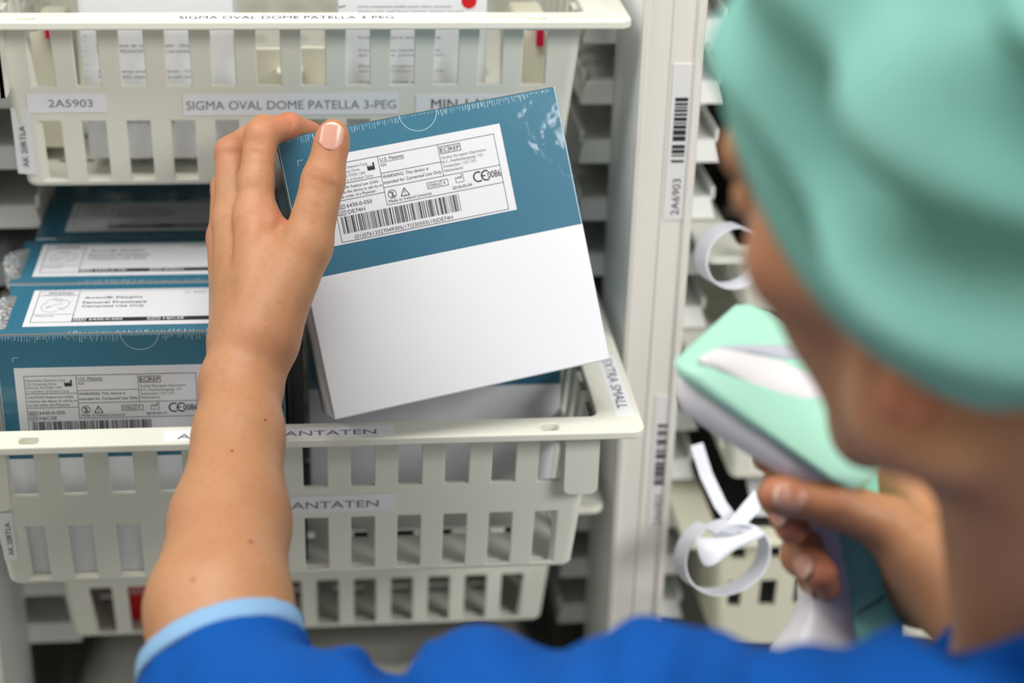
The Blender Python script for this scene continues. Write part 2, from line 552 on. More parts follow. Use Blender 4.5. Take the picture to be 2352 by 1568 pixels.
low = basket('pulled-out cream white basket in the middle, holding the teal cartons under the hand', 0, 0, 0, xo=-6.2, hx0=181, pitch=28.1, slot=14.2)
pf = on_front(0, 0, 0)
sticker(low, -75, -64.2, 55.6, -51.8, pf, [('AVON IMPLANTATEN', -66, -60.8, 5.2, 111, 0)])
pr_ = lambda x, y: (x, y, .05)
sticker(low, -77, 2.6, 54, 15.2, pr_, [('AVON IMPLANTATEN', -69.5, 4.8, 6.0, 113, 0)], print_mat='grey_ink')
sticker(low, -177, -90, -169.2, -56, lambda x, z: (x, 26.0 + 11 * (-z - 56) / 112.0 - .0 - 3.6, z), [], name='side_label')
pv = lambda a, b: (-171.5 - b, 23.4 + .1 * (a), -85 + a)
mb = MB(); text(mb, 'AK 20RTLA', 0, 0, 3.2, lambda a, b: (-170.6 - b, 21.6 + .1 * (24 - a), -86 + a), w=24)
build(mb, 'lettering', 'ink', low)
# "extra small" strip on the right-hand flange
ps = lambda a, b: (186 + b, 92 - a, .05)
sticker(low, -8, -.6, 73, 10.2, ps, [('EXTRA SMALL', -2.5, 1.6, 6.6, 66, .0)], print_mat='blue_ink')

up = basket('upper cream basket above the hand, holding white cartons', 0, 118.5, 210.6, brackets=(-1,), pitch=26.7, so=-1.7, slot=14.2)
pu = on_front(0, 118.5, 210.6)
sticker(up, -158.5, -62.5, -112, -50.5, pu, [('2A5903', -146, -58.9, 5.0, 26, 0)])
sticker(up, -67, -65, 62.5, -51.5, pu, [('SIGMA OVAL DOME PATELLA 3-PEG', -65, -61.2, 5.8, 126, 0)])
sticker(up, 73, -65.5, 142, -52.5, pu, [('MIN 1 MAX 3', 82.5, -61.6, 6.6, 54, 0)], print_mat='ink')
sticker(up, -168.8, -103, -157.5, -60, lambda x, z: (x, 118.5 + 20 + 11 * (-z / 112.0) - .8 + 2.2 * max(0, (-160 - x) / 8), 210.6 + z), [], name='side_label')
mb = MB(); text(mb, 'AK 20RTLA', 0, 0, 3.6, lambda a, b: (-161.4 - b, 138.2 + 11 * (98 - a) / 112.0 - .2, 210.6 - 98 + a), w=27)
build(mb, 'lettering', 'ink', up)
pq = lambda x, y: (x, 118.5 + y, 210.65)
sticker(up, -112, 3, 62, 14, pq, [('SIGMA OVAL DOME PATELLA 3-PEG', -65, 5, 6.5, 124, .0)], print_mat='ink')

third = basket('lower basket set back under the pulled-out basket, with a red pack inside', 0, 122, -125)
fourth = basket('lowest basket in shadow, holding the grey cloth bundle', 0, 125, -372)

# ---------------------------------------------------------------- the teal and white implant cartons
CW, CH, CD = 163.0, 160.0, 70.0

def circle_on(mb, cx, cz, r0, r1, place, a0=0, a1=360, n=28, mi=0):
    ps = [math.radians(a0 + (a1 - a0) * i / n) for i in range(n + 1)]
    vs = [place(cx + r * math.cos(a), cz + r * math.sin(a)) for a in ps for r in (r0, r1)]
    mb.add(vs, [(2 * i, 2 * i + 1, 2 * i + 3, 2 * i + 2) for i in range(n)], mi)

def line_on(mb, x0, z0, x1, z1, t, place, mi=0):
    d = Vector((x1 - x0, z1 - z0)).normalized()
    n = Vector((-d.y, d.x)) * t / 2
    mb.add([place(x0 + n.x, z0 + n.y), place(x0 - n.x, z0 - n.y), place(x1 - n.x, z1 - n.y), place(x1 + n.x, z1 + n.y)], [(0, 1, 2, 3)], mi)

def bars(mb, x0, x1, z0, z1, place, seed):
    rnd = random.Random(seed)
    x = x0
    while x < x1 - .3:
        w = rnd.choice((.25, .25, .28, .5, .55, .85))
        rect_on(mb, x, z0, min(x + w, x1), z1, place)
        x += w + rnd.choice((.28, .3, .3, .55, .6, .85))

def front_label(parent, lot, date, dx, dz, seed, number):
    y = -CD / 2
    P0 = lambda x, z: (x + dx, y - .25, z + dz + CH / 2)
    P1 = lambda x, z: (x + dx, y - .40, z + dz + CH / 2)
    mb = MB()
    mb.prism([P0(-62, 15.4), P0(45, 15.4), P0(45, 65.3), P0(-62, 65.3)], (0, .2, 0))
    lab = build(mb, 'front_label', 'paper_box', parent, local=True)
    k, g, g2 = MB(), MB(), MB()
    L = .28
    frame_on(k, -57, 16.5, 40.5, 60.3, L, P1)
    for a in ((-27.6, 32.2, -27.6, 60.3), (7.3, 42.2, 7.3, 60.3), (-57, 48.7, -27.6, 48.7), (-57, 39.6, -27.6, 39.6), (-27.6, 50.3, 7.3, 50.3),
              (-27.6, 42.2, 40.5, 42.2), (-27.6, 32.2, 40.5, 32.2)):
        line_on(k, *a, L, P1)
    text(k, 'U.S. Patents:', -26.6, 57, 2.0, P1, w=14)
    line_on(k, -26.6, 56.3, -12.6, 56.3, .22, P1)
    text(k, 'N/A', -26.6, 54.0, 1.6, P1, w=3.2)
    text(k, 'WARNING: This device is', -27, 47.2, 1.9, P1, w=26.5)
    text(k, 'intended for Cemented Use Only', -27, 44.0, 1.9, P1, w=33.5)
    frame_on(k, 8.0, 54.6, 20.2, 58.8, .32, P1)
    line_on(k, 13.1, 54.6, 13.1, 58.8, .3, P1)
    text(k, 'EC', 8.6, 55.5, 2.4, P1, w=3.9)
    text(k, 'REP', 13.7, 55.5, 2.4, P1, w=5.8)
    # maker's symbol: a factory
    k.add([P1(*p) for p in ((-34.5, 53.2), (-30.2, 53.2), (-30.2, 57.3), (-31.2, 57.3), (-31.2, 54.9), (-32.2, 56.2), (-32.2, 55.0), (-33.3, 56.2), (-33.3, 55.0), (-34.5, 56.2))],
          [(0, 1, 2, 3, 4), (0, 4, 5, 6), (0, 6, 7, 8), (0, 8, 9)])
    for i, (s, w) in enumerate((('Howmedica Osteonics Corp', 22), ('325 Corporate Drive', 17), ('Mahwah, NJ 07430, USA', 20), ('A subsidiary of Stryker Corp.', 24))):
        text(g, s, -56, 56.6 - 2.35 * i, 1.6, P1, w=w)
    for i, (s, w) in enumerate((('Stryker European Operations', 26), ('B.V., Herikerbergweg 110 -', 24.5), ('Amsterdam 1101 CM -', 20), ('Netherlands', 11))):
        text(g2, s, 8.2, 51.6 - 2.5 * i, 1.7, P1, w=w)
    for i, (s, w) in enumerate((('CAUTION: Federal Law (USA)', 26), ('restricts this device to sale by or', 28), ('on the order of a Physician', 23.5))):
        text(k, s, -56, 45.7 - 2.5 * i, 1.6, P1, w=w)
    for z, a, b in ((35.4, 'REF', number), (31.9, 'LOT', lot)):
        frame_on(k, -56, z - .5, -51.2, z + 2.0, .25, P1)
        text(k, a, -55.3, z, 1.4, P1, w=3.4)
        text(k, b, -50.2, z - .2, 2.2, P1, w=14.5 if a == 'REF' else 9.8)
    circle_on(k, -23.6, 37.8, 2.15, 2.5, P1)
    text(k, '2', -23.6, 36.2, 3.2, P1, align='c', bold=.006)
    line_on(k, -25.2, 39.5, -22.0, 36.1, .3, P1)
    for a in ((-18.9, 35.6, -13.9, 35.6), (-18.9, 35.6, -16.4, 40.0), (-13.9, 35.6, -16.4, 40.0)):
        line_on(k, *a, .45, P1)
    text(k, '!', -16.4, 36.2, 2.4, P1, align='c', bold=.006)
    text(k, 'Made In Ireland Limerick', -26.4, 33.2, 1.75, P1, w=25)
    frame_on(k, -3.2, 36.6, 9.2, 40.2, .28, P1)
    line_on(k, 5.0, 36.6, 5.0, 40.2, .25, P1)
    text(k, 'STERILE', -2.4, 37.5, 1.7, P1, w=6.8)
    text(k, 'R', 6.4, 37.6, 1.6, P1)
    for a in ((13.6, 37.0, 18.2, 37.0), (18.2, 37.0, 18.2, 41.2), (18.2, 41.2, 17.2, 41.2), (17.2, 41.2, 17.2, 39.0), (17.2, 39.0, 16.4, 40.3), (16.4, 40.3, 16.0, 39.0), (16.0, 39.0, 15.2, 40.3),
              (15.2, 40.3, 14.8, 39.0), (14.8, 39.0, 13.6, 40.0), (13.6, 40.0, 13.6, 37.0)):
        line_on(k, *a, .25, P1)
    text(k, date, 10.8, 33.6, 1.75, P1, w=11.5)
    circle_on(k, 26.8, 38.0, 2.3, 3.1, P1, 55, 305)
    circle_on(k, 31.4, 38.0, 2.3, 3.1, P1, 60, 300)
    line_on(k, 28.7, 38.0, 31.0, 38.0, .7, P1)
    text(k, '0086', 32.2, 36.0, 4.0, P1, w=7.8, bold=.006)
    bars(k, -55, 13.5, 21, 30.6, P1, seed)
    text(k, '(01)07613327049305(17)230503(10)' + lot, -49.3, 17.4, 2.2, P1, w=57)
    build(k, 'label_print', 'ink', lab, local=True)
    build(g, 'faded_print', 'grey_ink', lab, local=True)
    build(g2, 'faded_print', 'grey_ink', lab, local=True)
    return lab

def top_label(parent, lot, number, dx, dy):
    P0 = lambda x, y: (x + dx, y + dy, CH + .25)
    P1 = lambda x, y: (x + dx, y + dy, CH + .40)
    P2 = lambda x, y: (x + dx, y + dy, CH + .55)
    mb = MB(); mb.prism([P0(-67, -24), P0(60, -24), P0(60, 27), P0(-67, 27)], (0, 0, -.2))
    lab = build(mb, 'top_label', 'paper_box', parent, local=True)
    k, g, w = MB(), MB(), MB()
    frame_on(k, -63.5, -18.8, 56, 25, .3, P1)
    line_on(k, -40, -18.8, -40, 25, .3, P1)
    line_on(k, -63.5, 18.8, -40, 18.8, .25, P1)
    line_on(k, -63.5, -8, -40, -8, .25, P1)
    text(k, 'stryker', -58, 21.4, 2.4, P1, w=15, bold=.006)
    text(g, 'Orthopaedics', -61, 19.4, 1.3, P1, w=19)
    text(g, 'Vitallium®', -62, -11, 1.7, P1, w=11)
    # line drawing of the implant
    pts = [(-54 + 7.5 * math.cos(t) * (1 + .18 * math.sin(2 * t)) + 2, 5 + 9.5 * math.sin(t) * (1 + .12 * math.cos(3 * t))) for t in [i * math.tau / 24 for i in range(24)]]
    for i in range(24):
        if i not in (19, 20):
            line_on(g, *pts[i], *pts[(i + 1) % 24], .25, P1)
    for cx, cy in ((-56, 3), (-50, 11), (-48.5, 0), (-53, 12.5)):
        circle_on(g, cx, cy, 1.0, 1.25, P1, n=12)
    line_on(g, -57, 0, -52, 6, .25, P1); line_on(g, -52, 6, -48, 7, .25, P1)
    text(k, 'Avon® Patello', -36.5, 13.5, 3.0, P1, w=34, bold=.006)
    text(k, 'Femoral Prosthesis', -36.5, 6.6, 3.3, P1, w=37, bold=.006)
    text(k, 'Cemented Use Only', -36.5, 1.2, 3.3, P1, w=36)
    ex = MB()
    text(ex, '2024', 27, 20, 2, P1, w=8)
    frame_on(ex, 22, 19.6, 25, 22.4, .25, P1)
    build(ex, 'expiry_print', 'grey_ink', lab, local=True)
    rect_on(k, -40, -18.8, 56, -13.6, P1)
    for x, a, b, wd in ((-39.3, 'REF', number, 19), (3, 'LOT', lot, 12)):
        frame_on(w, x, -18.2, x + 7.2, -14.2, .35, P2)
        text(w, a, x + 1, -17.3, 2.3, P2, w=5.3, bold=.006)
        text(w, b, x + 9, -17.4, 2.6, P2, w=wd, bold=.006)
    build(k, 'label_print', 'ink', lab, local=True)
    build(g, 'fine_print', 'grey_ink', lab, local=True)
    build(w, 'reversed_print', 'paper', lab, local=True)
    return lab

def carton(label, loc, rot=None, group='teal and white cartons', lot='HJC2E', date='2019-05-31', dx=-10, dz=-6.0, seed=1, front=True, top=True, number='6430-0-050', height=CH, crumple=True, top_shift=0):
    t = thing('implant_carton', label, 'carton', loc, group, rot)
    w, d = CW / 2, CD / 2
    mb = MB()
    r = 1.0
    def ring(z, rr):
        return [(p[0], p[1], z) for p in rrect(-w + 1 - rr, -d + 1 - rr, w - 1 + rr, d - 1 + rr, 1.0, 3)]
    rings = [ring(0, .2), ring(.8, 1), ring(height / 2, 1)]
    mb.loft(rings, 1, caps=False); mb.f.append(tuple(range(len(rings[0]) - 1, -1, -1))); mb.m.append(1)
    o = len(mb.v)
    rings = [ring(height / 2, 1), ring(height - .8, 1), ring(height, .2)]
    mb.loft(rings, 0, caps=False); n = len(rings[0]); mb.f.append(tuple(range(o + 2 * n, o + 3 * n))); mb.m.append(0)
    body = build(mb, 'carton_body', ['teal', 'white_card'], t, local=True)
    F = lambda x, z: (x, -d - .12, z + CH / 2)
    s = MB()                                                   # pale crease lines, thumb notch and corner mark
    circle_on(s, 0, 80.5, 10.7, 11.0, F, 182, 358)
    build(s, 'thumb_notch', 'film_white', body, local=True)
    s = MB()
    line_on(s, -72, 66, -72, 63, .3, F); line_on(s, -72, 66, -69, 66, .3, F)
    build(s, 'corner_mark', 'film_white', body, local=True)
    for q in (-1, 1):
        s = MB()
        line_on(s, q * (w - .8), 0, q * (w - .8), 80, .35, F)
        build(s, 'worn_edge', 'film_white', body, local=True)
    s = MB()
    rnd = random.Random(seed * 13 + 5)
    x = -w + 3                                                 # frayed seal of the shrink film under the top edge
    while x < w - 3:
        h = rnd.uniform(1.2, 4.2) * (1.0 if x < w * .8 else .4)
        if True:
            h = h if abs(x) > 11 else .7
            line_on(s, x, 79.2, x + rnd.uniform(-.4, .5), 79.2 - h, rnd.uniform(.12, .34), F)
        x += rnd.uniform(.9, 1.9)
    build(s, 'film_crease_glint', 'film_white', body, local=True)
    s = MB()
    T = lambda x, y: (x, y, CH + .12)
    x = -40
    while x < w - 6:
        h = rnd.uniform(.8, 3.4)
        line_on(s, x, -d + 1.5, x + rnd.uniform(-.3, 1.2), -d + 1.5 + h, rnd.uniform(.15, .5), T)
        x += rnd.uniform(1.2, 3.0)
    build(s, 'film_crease_glint', 'film_white', body, local=True)
    e = MB()
    e.box((-w - .15, -d + .3, 2), (-w + .05, -d + 1.5, CH - 2))
    e.box((-w + 2, -d + .4, CH - .05), (w - 2, -d + 1.3, CH + .1))
    build(e, 'corrugated_edge', 'kraft', body, local=True)
    if front:
        front_label(t, lot, date, dx, dz, seed, number)
    if top:
        top_label(t, lot, number, top_shift, 0)
    if crumple:
        c = MB()                                               # gathered film at the upper left corner
        rnd = random.Random(seed + 50)
        nu, nv = 26, 20
        vs = []
        for i in range(nu):
            for j in range(nv):
                u, v = i / (nu - 1), j / (nv - 1)
                bump = math.sin(math.pi * u) * math.sin(math.pi * v)
                jit = lambda s_: rnd.uniform(-s_, s_) * bump
                vs.append((-w + .4 - 6.5 * bump + jit(2.2) + 10 * (v - .5) * (1 if v > .5 else .1), -d + 8 + 46 * u + jit(1.0), CH + .4 - 16 * (1 - v) * (v < .5) * 1.2 + 4.0 * bump + jit(2.0)))
        c.add(vs, [(i * nv + j, (i + 1) * nv + j, (i + 1) * nv + j + 1, i * nv + j + 1) for i in range(nu - 1) for j in range(nv - 1)])
        build(c, 'crumpled_film', 'film', t, local=True, smooth=False)
    return t

ZB = -108.6
carton('front teal and white carton standing left in the pulled-out basket, front label lot HJC2E', (-90, 38 + CD / 2, ZB), seed=3, top_shift=0)
carton('second teal carton from the front in the left row, crinkled film on its left corner', (-92.5, 110 + CD / 2, ZB), lot='B4E9A', number='6430-0-100', seed=4, front=False, top_shift=-2)
carton('third teal carton from the front in the left row, half in the shade', (-87, 182.5 + CD / 2, ZB), lot='B4E9A', number='6430-0-100', seed=5, front=False, top_shift=3, crumple=False)
carton('rearmost teal carton in the left row, dark under the upper basket', (-85, 255 + CD / 2, ZB), lot='B4E9A', seed=6, front=False, top=False, crumple=False)
carton('teal and white carton standing in shadow behind the held carton', (85, 118 + CD / 2, ZB), seed=7, front=False, top=False, crumple=False)
carton('teal carton at the back of the right row, behind the shadowed one', (86, 194 + CD / 2, ZB), seed=8, front=False, top=False, crumple=False)

H = Matrix(((0.97784, -0.09820, -0.18488), (0.16478, 0.90575, 0.39046), (0.12912, -0.41227, 0.90187)))
hc = Vector((84.69, 34.58, 100.31)) + H @ Vector((0, CD / 2, -CH / 2))
held = carton('teal and white carton lifted and tilted in the left hand, lot DE74H label', tuple(hc), H, lot='DE74H', date='2018-05-04', dx=0, dz=0, seed=2, top=False, crumple=False)

# dark divider between the two rows of cartons
mb = MB()
mb.box((-7.4, 40, -108), (-5.6, 300, 40))
for y in (44, 52, 60):
    mb.box((-5.6, y, -108), (1.8, y + 2.5, 36))
dv = build(mb, 'divider', 'dark'); tag(dv, 'dark ribbed divider standing between the two rows of cartons', 'divider')

# ---------------------------------------------------------------- what the upper basket holds
def text_carton(label, x0, x1, y0, d, z0, z1, lines, seal, dot=None, lean=0.0):
    t = thing('white_carton', label, 'carton', ((x0 + x1) / 2, y0 + d / 2, z0), 'white cartons in the upper basket')
    mb = MB(); mb.box((x0, y0, z0), (x1, y0 + d, z1))
    b = build(mb, 'carton_body', 'carton', t, bevel=.8)
    P = lambda x, z: (x, y0 - .15, z)
    k = MB()
    for x, z, h, w, s in lines:
        text(k, s, x0 + x, z0 + z, h, P, w=w)
    build(k, 'carton_print', 'grey_ink', b)
    s = MB()
    rnd = random.Random(int(x0) + 400)
    for _ in range(26):  # short white strokes painted as glints on the film
        z = rnd.uniform(z0 + 10, z1 - 4)
        line_on(s, x0 + .6, z, x0 + rnd.uniform(2, 5), z + rnd.uniform(-1.5, 1.5), rnd.uniform(.5, 1.4), P)
    build(s, 'film_crease_glint', 'strap', b)
    if dot:
        r = MB(); circle_on(r, x0 + dot[0], z0 + dot[1], 0.0, dot[2], lambda x, z: (x, y0 - .3, z))
        build(r, 'round_sticker', 'red', t)
    return t
zf = 210.6 - 112 + 3
text_carton('white carton with lines of multilingual text, left half of the upper basket', -127, -36, 164, 60, zf + 10, zf + 150,
            [(9, 113, 1.9, 52, 'ACHTUNG: Nur mit Knochenzement verwenden.'), (9, 105, 1.7, 62, 'Patella ovale a dome 3 plots, 32mm, 41mm'), (9, 86, 1.7, 58, 'Rotule en dome, ovale 3 plots . 32mm . C86'), (9, 83, 1.9, 58, 'ATTENTION: Utiliser avec du ciment seulement'),
             (9, 71, 1.9, 58, 'Componente de rotula ovalado . 32mm'), (9, 67.5, 1.9, 62, 'CUIDADO. PRECAUCION: Usar solo con cemento oseo'), (9, 55, 1.9, 58, 'Componente oval VIT . 32mm . CIM'), (9, 51.5, 1.9, 62, 'PRECAUCAO: Utilizar somente com cimento'),
             (13, 43, 1.8, 16, 'SUPPLENTE'), (46, 40, 3.0, 9, '2 (!)'), (60, 40, 2.6, 6, 'STE'), (78, 39, 5, 5, 'C'), (13, 26, 1.8, 46, 'For information about it'), (13, 23, 1.8, 40, 'see web/patient')], True)
text_carton('white carton with pale text and a round red sticker, right of the upper basket', 27, 117, 160, 60, zf, zf + 150,
            [(12, 106, 1.6, 56, 'Lorem components patella system, dome, cemented'), (12, 103, 1.6, 64, 'porous coat, oval dome implant, cement use only'), (12, 87, 1.5, 50, 'Composant patellaire'), (12, 79, 1.5, 50, 'Componente rotuliano ovale'), (12, 76, 1.5, 52, 'en cas de cimentation'),
             (12, 69, 1.5, 46, 'Patellakomponente'), (12, 66, 1.5, 52, 'mit Knochenzement'), (12, 59, 1.5, 48, 'Componente patelar'), (12, 56, 1.5, 54, 'de uso cimentado'), (14, 47, 1.6, 16, 'REF 96'), (48, 45, 2.6, 8, '(2)'), (62, 45, 3.2, 5, 'R')], True, (79, 110, 4.6))
for nm, x0, x1, y, z0, z1, tx, red in (
        ('cream plastic pack with a crimson tag, at the left end of the upper basket', -163, -138, 190, zf + 8, zf + 88, 1, (-149.5, 2.6, 84)),
        ('pale pack with a crimson tag, at the right end of the upper basket', 131, 160, 170, zf + 6, zf + 96, 0, (152, 2.2, 86))):
    t = thing('plastic_pack', nm, 'pack', ((x0 + x1) / 2, y + 20, z0), 'cream packs in the upper basket')
    mb = MB()
    mb.prism([(x0, y, z0), (x1, y, z0), (x1, y + 8, z1 - 10), (x1 - 5, y + 9, z1), (x0 + 5, y + 9, z1), (x0, y + 8, z1 - 10)], (0, 34, 0))
    build(mb, 'pack_body', 'beige', t, bevel=1.5)
    mb = MB(); mb.box((red[0] - red[1], y + 3, z0 + red[2] - 14), (red[0] + red[1], y + 8, z0 + red[2] - 2))
    build(mb, 'crimson_tag', 'magenta', t)
for nm, x0, x1, y in (('cream divider plate, left of the pair between the white cartons', -25, -8, 170), ('cream divider plate, right of the pair between the white cartons', 2, 22, 172)):
    mb = MB()
    mb.box((x0, y, zf - 1.6), (x1, y + 4, zf + 78))
    mb.box((x1 - 3 if x0 < 0 else x0, y - 10, zf - 1.6), (x1 if x0 < 0 else x0 + 3, y, zf + 66))
    d_ = build(mb, 'divider_plate', 'beige', bevel=.8); tag(d_, nm, 'divider', 'divider plates in the upper basket')
# red pack in the third basket
t = thing('red_pack', 'red pack with white print, seen through the slots of the lower basket behind the forearm', 'pack', (-105, 190, -233))
mb = MB(); mb.box((-128, 168, -234), (-96, 214, -150)); b = build(mb, 'pack_body', 'red', t, bevel=1)
k = MB(); text(k, 'STERIL', -124, -200, 5, lambda x, z: (x, 167.7, z), w=24); text(k, 'EO', -124, -212, 5, lambda x, z: (x, 167.7, z), w=9)
build(k, 'pack_print', 'paper', b)
for i, (x0, x1, y, h) in enumerate(((-90, -20, 230, 60), (-10, 80, 260, 50), (90, 145, 240, 64))):
    mb = MB(); mb.box((x0, y, -234), (x1, y + 90, -234 + h))
    o = build(mb, 'dark_pouch', 'dark', bevel=4)
    tag(o, ('dark pouch in the lower basket, left of three', 'dark pouch in the lower basket, middle of three', 'dark pouch in the lower basket, right of three')[i], 'pouch', 'dark pouches in the lower basket')

# grey cloth bundle under the third basket
def fold_noise(x, y, s=0):
    return (math.sin(x * .031 + y * .017 + s) + .6 * math.sin(x * .012 - y * .05 + 1.3 + s) + .4 * math.sin(x * .083 + .9 * math.sin(y * .03) + s))
mb = MB(); nx, ny = 60, 44
vs = []
for i in range(nx):
    for j in range(ny):
        u, v = i / (nx - 1), j / (ny - 1)
        x, y = -181 + 362 * u, 140 + 320 * v
        e = min(1, 11 * min(u, 1 - u)) * min(1, 16 * min(v, 1 - v)) * (1 - .35 * v) 
        vs.append((x, y, -370.5 + 92 * e ** .4 + 9 * e * fold_noise(x, y) + 12 * e * math.sin(x * .02)))
mb.add(vs, [(i * ny + j, (i + 1) * ny + j, (i + 1) * ny + j + 1, i * ny + j + 1) for i in range(nx - 1) for j in range(ny - 1)])
cl = build(mb, 'cloth_bundle', 'cloth_grey', smooth=True)
tag(cl, 'crumpled grey cloth bundle in the lowest basket', 'cloth')
# ---------------------------------------------------------------- rounded bodies grown from blended capsules
class Field:
    """smooth union of round cones and ellipsoids, meshed with surface nets (all in mm)"""
    def __init__(self, h):
        self.h, self.p = h, []
    def cone(self, a, b, ra, rb, k=6.0, op='+'):
        self.p.append(('c', np.array(a, float), np.array(b, float), float(ra), float(rb), float(k), op)); return self
    def chain(self, pts, k=6.0):
        for (a, ra), (b, rb) in zip(pts[:-1], pts[1:]):
            self.cone(a, b, ra, rb, k)
        return self
    def ell(self, c, radii, axes=None, k=8.0, op='+'):
        A = np.eye(3) if axes is None else np.array(axes, float)
        self.p.append(('e', np.array(c, float), np.array(radii, float), A, 0.0, float(k), op)); return self
    @staticmethod
    def dist(p, X):
        if p[0] == 'c':
            _, a, b, ra, rb, k, op = p
            ba = b - a
            l2 = max(float(ba @ ba), 1e-9)
            t = np.clip(((X - a) @ ba) / l2, 0, 1)
            d = X - a - t[..., None] * ba
            return np.sqrt((d * d).sum(-1)) - (ra + (rb - ra) * t)
        _, c, r, A, _, k, op = p
        q = (X - c) @ A.T
        k0 = np.sqrt(((q / r) ** 2).sum(-1))
        k1 = np.sqrt(((q / (r * r)) ** 2).sum(-1)) + 1e-9
        return k0 * (k0 - 1) / k1
    def bbox(self, p):
        if p[0] == 'c':
            lo = np.minimum(p[1] - p[3], p[2] - p[4]); hi = np.maximum(p[1] + p[3], p[2] + p[4])
        else:
            e = np.sqrt(((p[3].T * p[2]) ** 2).sum(1))
            lo, hi = p[1] - e, p[1] + e
        m = p[5] + 3 * self.h + 3
        return lo - m, hi + m
    def eval(self, X, prims):
        D = np.full(X.shape[:-1], 60.0)
        for p in prims:
            d = self.dist(p, X)
            k, op = p[5], p[6]
            if op == '+':
                hh = np.maximum(k - np.abs(D - d), 0) / k
                D = np.minimum(D, d) - hh * hh * k * .25
            else:
                hh = np.maximum(k - np.abs(D + d), 0) / k
                D = np.maximum(D, -d) + hh * hh * k * .25
        return D
    def mesh(self, post=None, B=40):
        h = self.h
        bb = [self.bbox(p) for p in self.p]
        LO = np.min([b[0] for b in bb], 0) - 2 * h
        HI = np.max([b[1] for b in bb], 0) + 2 * h
        n = np.ceil((HI - LO) / h).astype(int) + 2
        nb = np.ceil(n / B).astype(int)
        keys, pos, quads = [], [], []
        S1, S2 = int(n[1] + B + 4), int(n[2] + B + 4)
        key = lambda i, j, k: (i.astype(np.int64) * S1 + j) * S2 + k
        corners = np.array([(a, b, c) for a in (0, 1) for b in (0, 1) for c in (0, 1)])
        edges = [(a, b) for a in range(8) for b in range(a + 1, 8) if abs(corners[a] - corners[b]).sum() == 1]
        for I in range(nb[0]):
            for J in range(nb[1]):
                for K in range(nb[2]):
                    o = np.array((I, J, K)) * B
                    lo, hi = LO + (o - 1) * h, LO + (o + B + 2) * h
                    pr = [p for p, b in zip(self.p, bb) if (b[0] < hi).all() and (b[1] > lo).all()]
                    if not pr: continue
                    ax = [LO[d] + (o[d] + np.arange(-1, B + 1)) * h for d in range(3)]
                    X = np.stack(np.meshgrid(*ax, indexing='ij'), -1)
                    D = self.eval(X, pr)
                    if post is not None: D = post(X, D)
                    s = D < 0
                    if s.all() or not s.any(): continue
                    # cells with corner index from -1 (shared) .. B-1
                    c8 = sum(s[a:a + B + 1, b:b + B + 1, c:c + B + 1].astype(np.int8) for a, b, c in corners)
                    act = np.argwhere((c8 > 0) & (c8 < 8))
                    if len(act) == 0: continue
                    dv = np.stack([D[act[:, 0] + a, act[:, 1] + b, act[:, 2] + c] for a, b, c in corners], 1)
                    acc = np.zeros((len(act), 3)); cnt = np.zeros(len(act))
                    for a, b in edges:
                        da, db = dv[:, a], dv[:, b]
                        m = (da < 0) != (db < 0)
                        t = np.where(m, da / np.where(m, da - db, 1), 0)
                        acc += np.where(m[:, None], corners[a] + t[:, None] * (corners[b] - corners[a]), 0)
                        cnt += m
                    P = LO + (o + act - 1 + acc / cnt[:, None]) * h
                    g = act + o
                    keys.append(key(g[:, 0], g[:, 1], g[:, 2])); pos.append(P)
                    # quads for sample edges whose lower sample is in 0..B-1 of this block
                    for d in range(3):
                        sl0 = [slice(1, B + 1)] * 3
                        sl1 = list(sl0)
                        sl1[d] = slice(2, B + 2)
                        A0, A1 = s[tuple(sl0)], s[tuple(sl1)]
                        e = np.argwhere(A0 != A1)
                        if len(e) == 0: continue
                        flip = A0[e[:, 0], e[:, 1], e[:, 2]]
                        g = e + o + 1
                        u, v = [(1, 2), (2, 0), (0, 1)][d]
                        cells = []
                        for du, dv_ in ((1, 1), (0, 1), (0, 0), (1, 0)):
                            q = g.copy(); q[:, u] -= du; q[:, v] -= dv_
                            cells.append(key(q[:, 0], q[:, 1], q[:, 2]))
                        Q = np.stack(cells, 1)
                        Q[~flip] = Q[~flip][:, ::-1]
                        quads.append(Q)
        keys = np.concatenate(keys); pos = np.concatenate(pos)
        uk, ix = np.unique(keys, return_index=True)
        pos = pos[ix]
        F = np.searchsorted(uk, np.concatenate(quads))
        return pos, F

def relax(V_, F_, it=2, lam=.5):
    n = len(V_)
    e = np.concatenate([F_[:, [0, 1]], F_[:, [1, 2]], F_[:, [2, 3]], F_[:, [3, 0]]])
    e = np.concatenate([e, e[:, ::-1]])
    deg = np.bincount(e[:, 0], minlength=n)[:, None].astype(float)
    for k in range(it * 2):
        acc = np.stack([np.bincount(e[:, 0], weights=V_[e[:, 1], c], minlength=n) for c in range(3)], 1)
        V_ = V_ + (lam if k % 2 == 0 else -lam * 1.04) * (acc / np.maximum(deg, 1) - V_)
    return V_

def build_np(v, f, name, mats, parent=None):
    me = bpy.data.meshes.new(name)
    inv = root_matrix(parent).inverted()
    v = np.asarray(v, float) / 1000.0
    v[:, 2] += RIM / 1000.0
    R = np.array(inv)
    v = v @ R[:3, :3].T + R[:3, 3]
    me.vertices.add(len(v)); me.vertices.foreach_set('co', v.astype(np.float32).ravel())
    me.loops.add(f.size); me.loops.foreach_set('vertex_index', f.astype(np.int32).ravel())
    me.polygons.add(len(f)); me.polygons.foreach_set('loop_start', np.arange(0, f.size, 4, dtype=np.int32))
    me.update(calc_edges=True)
    me.polygons.foreach_set('use_smooth', np.ones(len(f), bool))
    me.validate()
    for k in (mats if isinstance(mats, (list, tuple)) else [mats]):
        me.materials.append(M[k])
    o = bpy.data.objects.new(name, me)
    COL.objects.link(o)
    if parent is not None:
        o.parent = parent
    return o
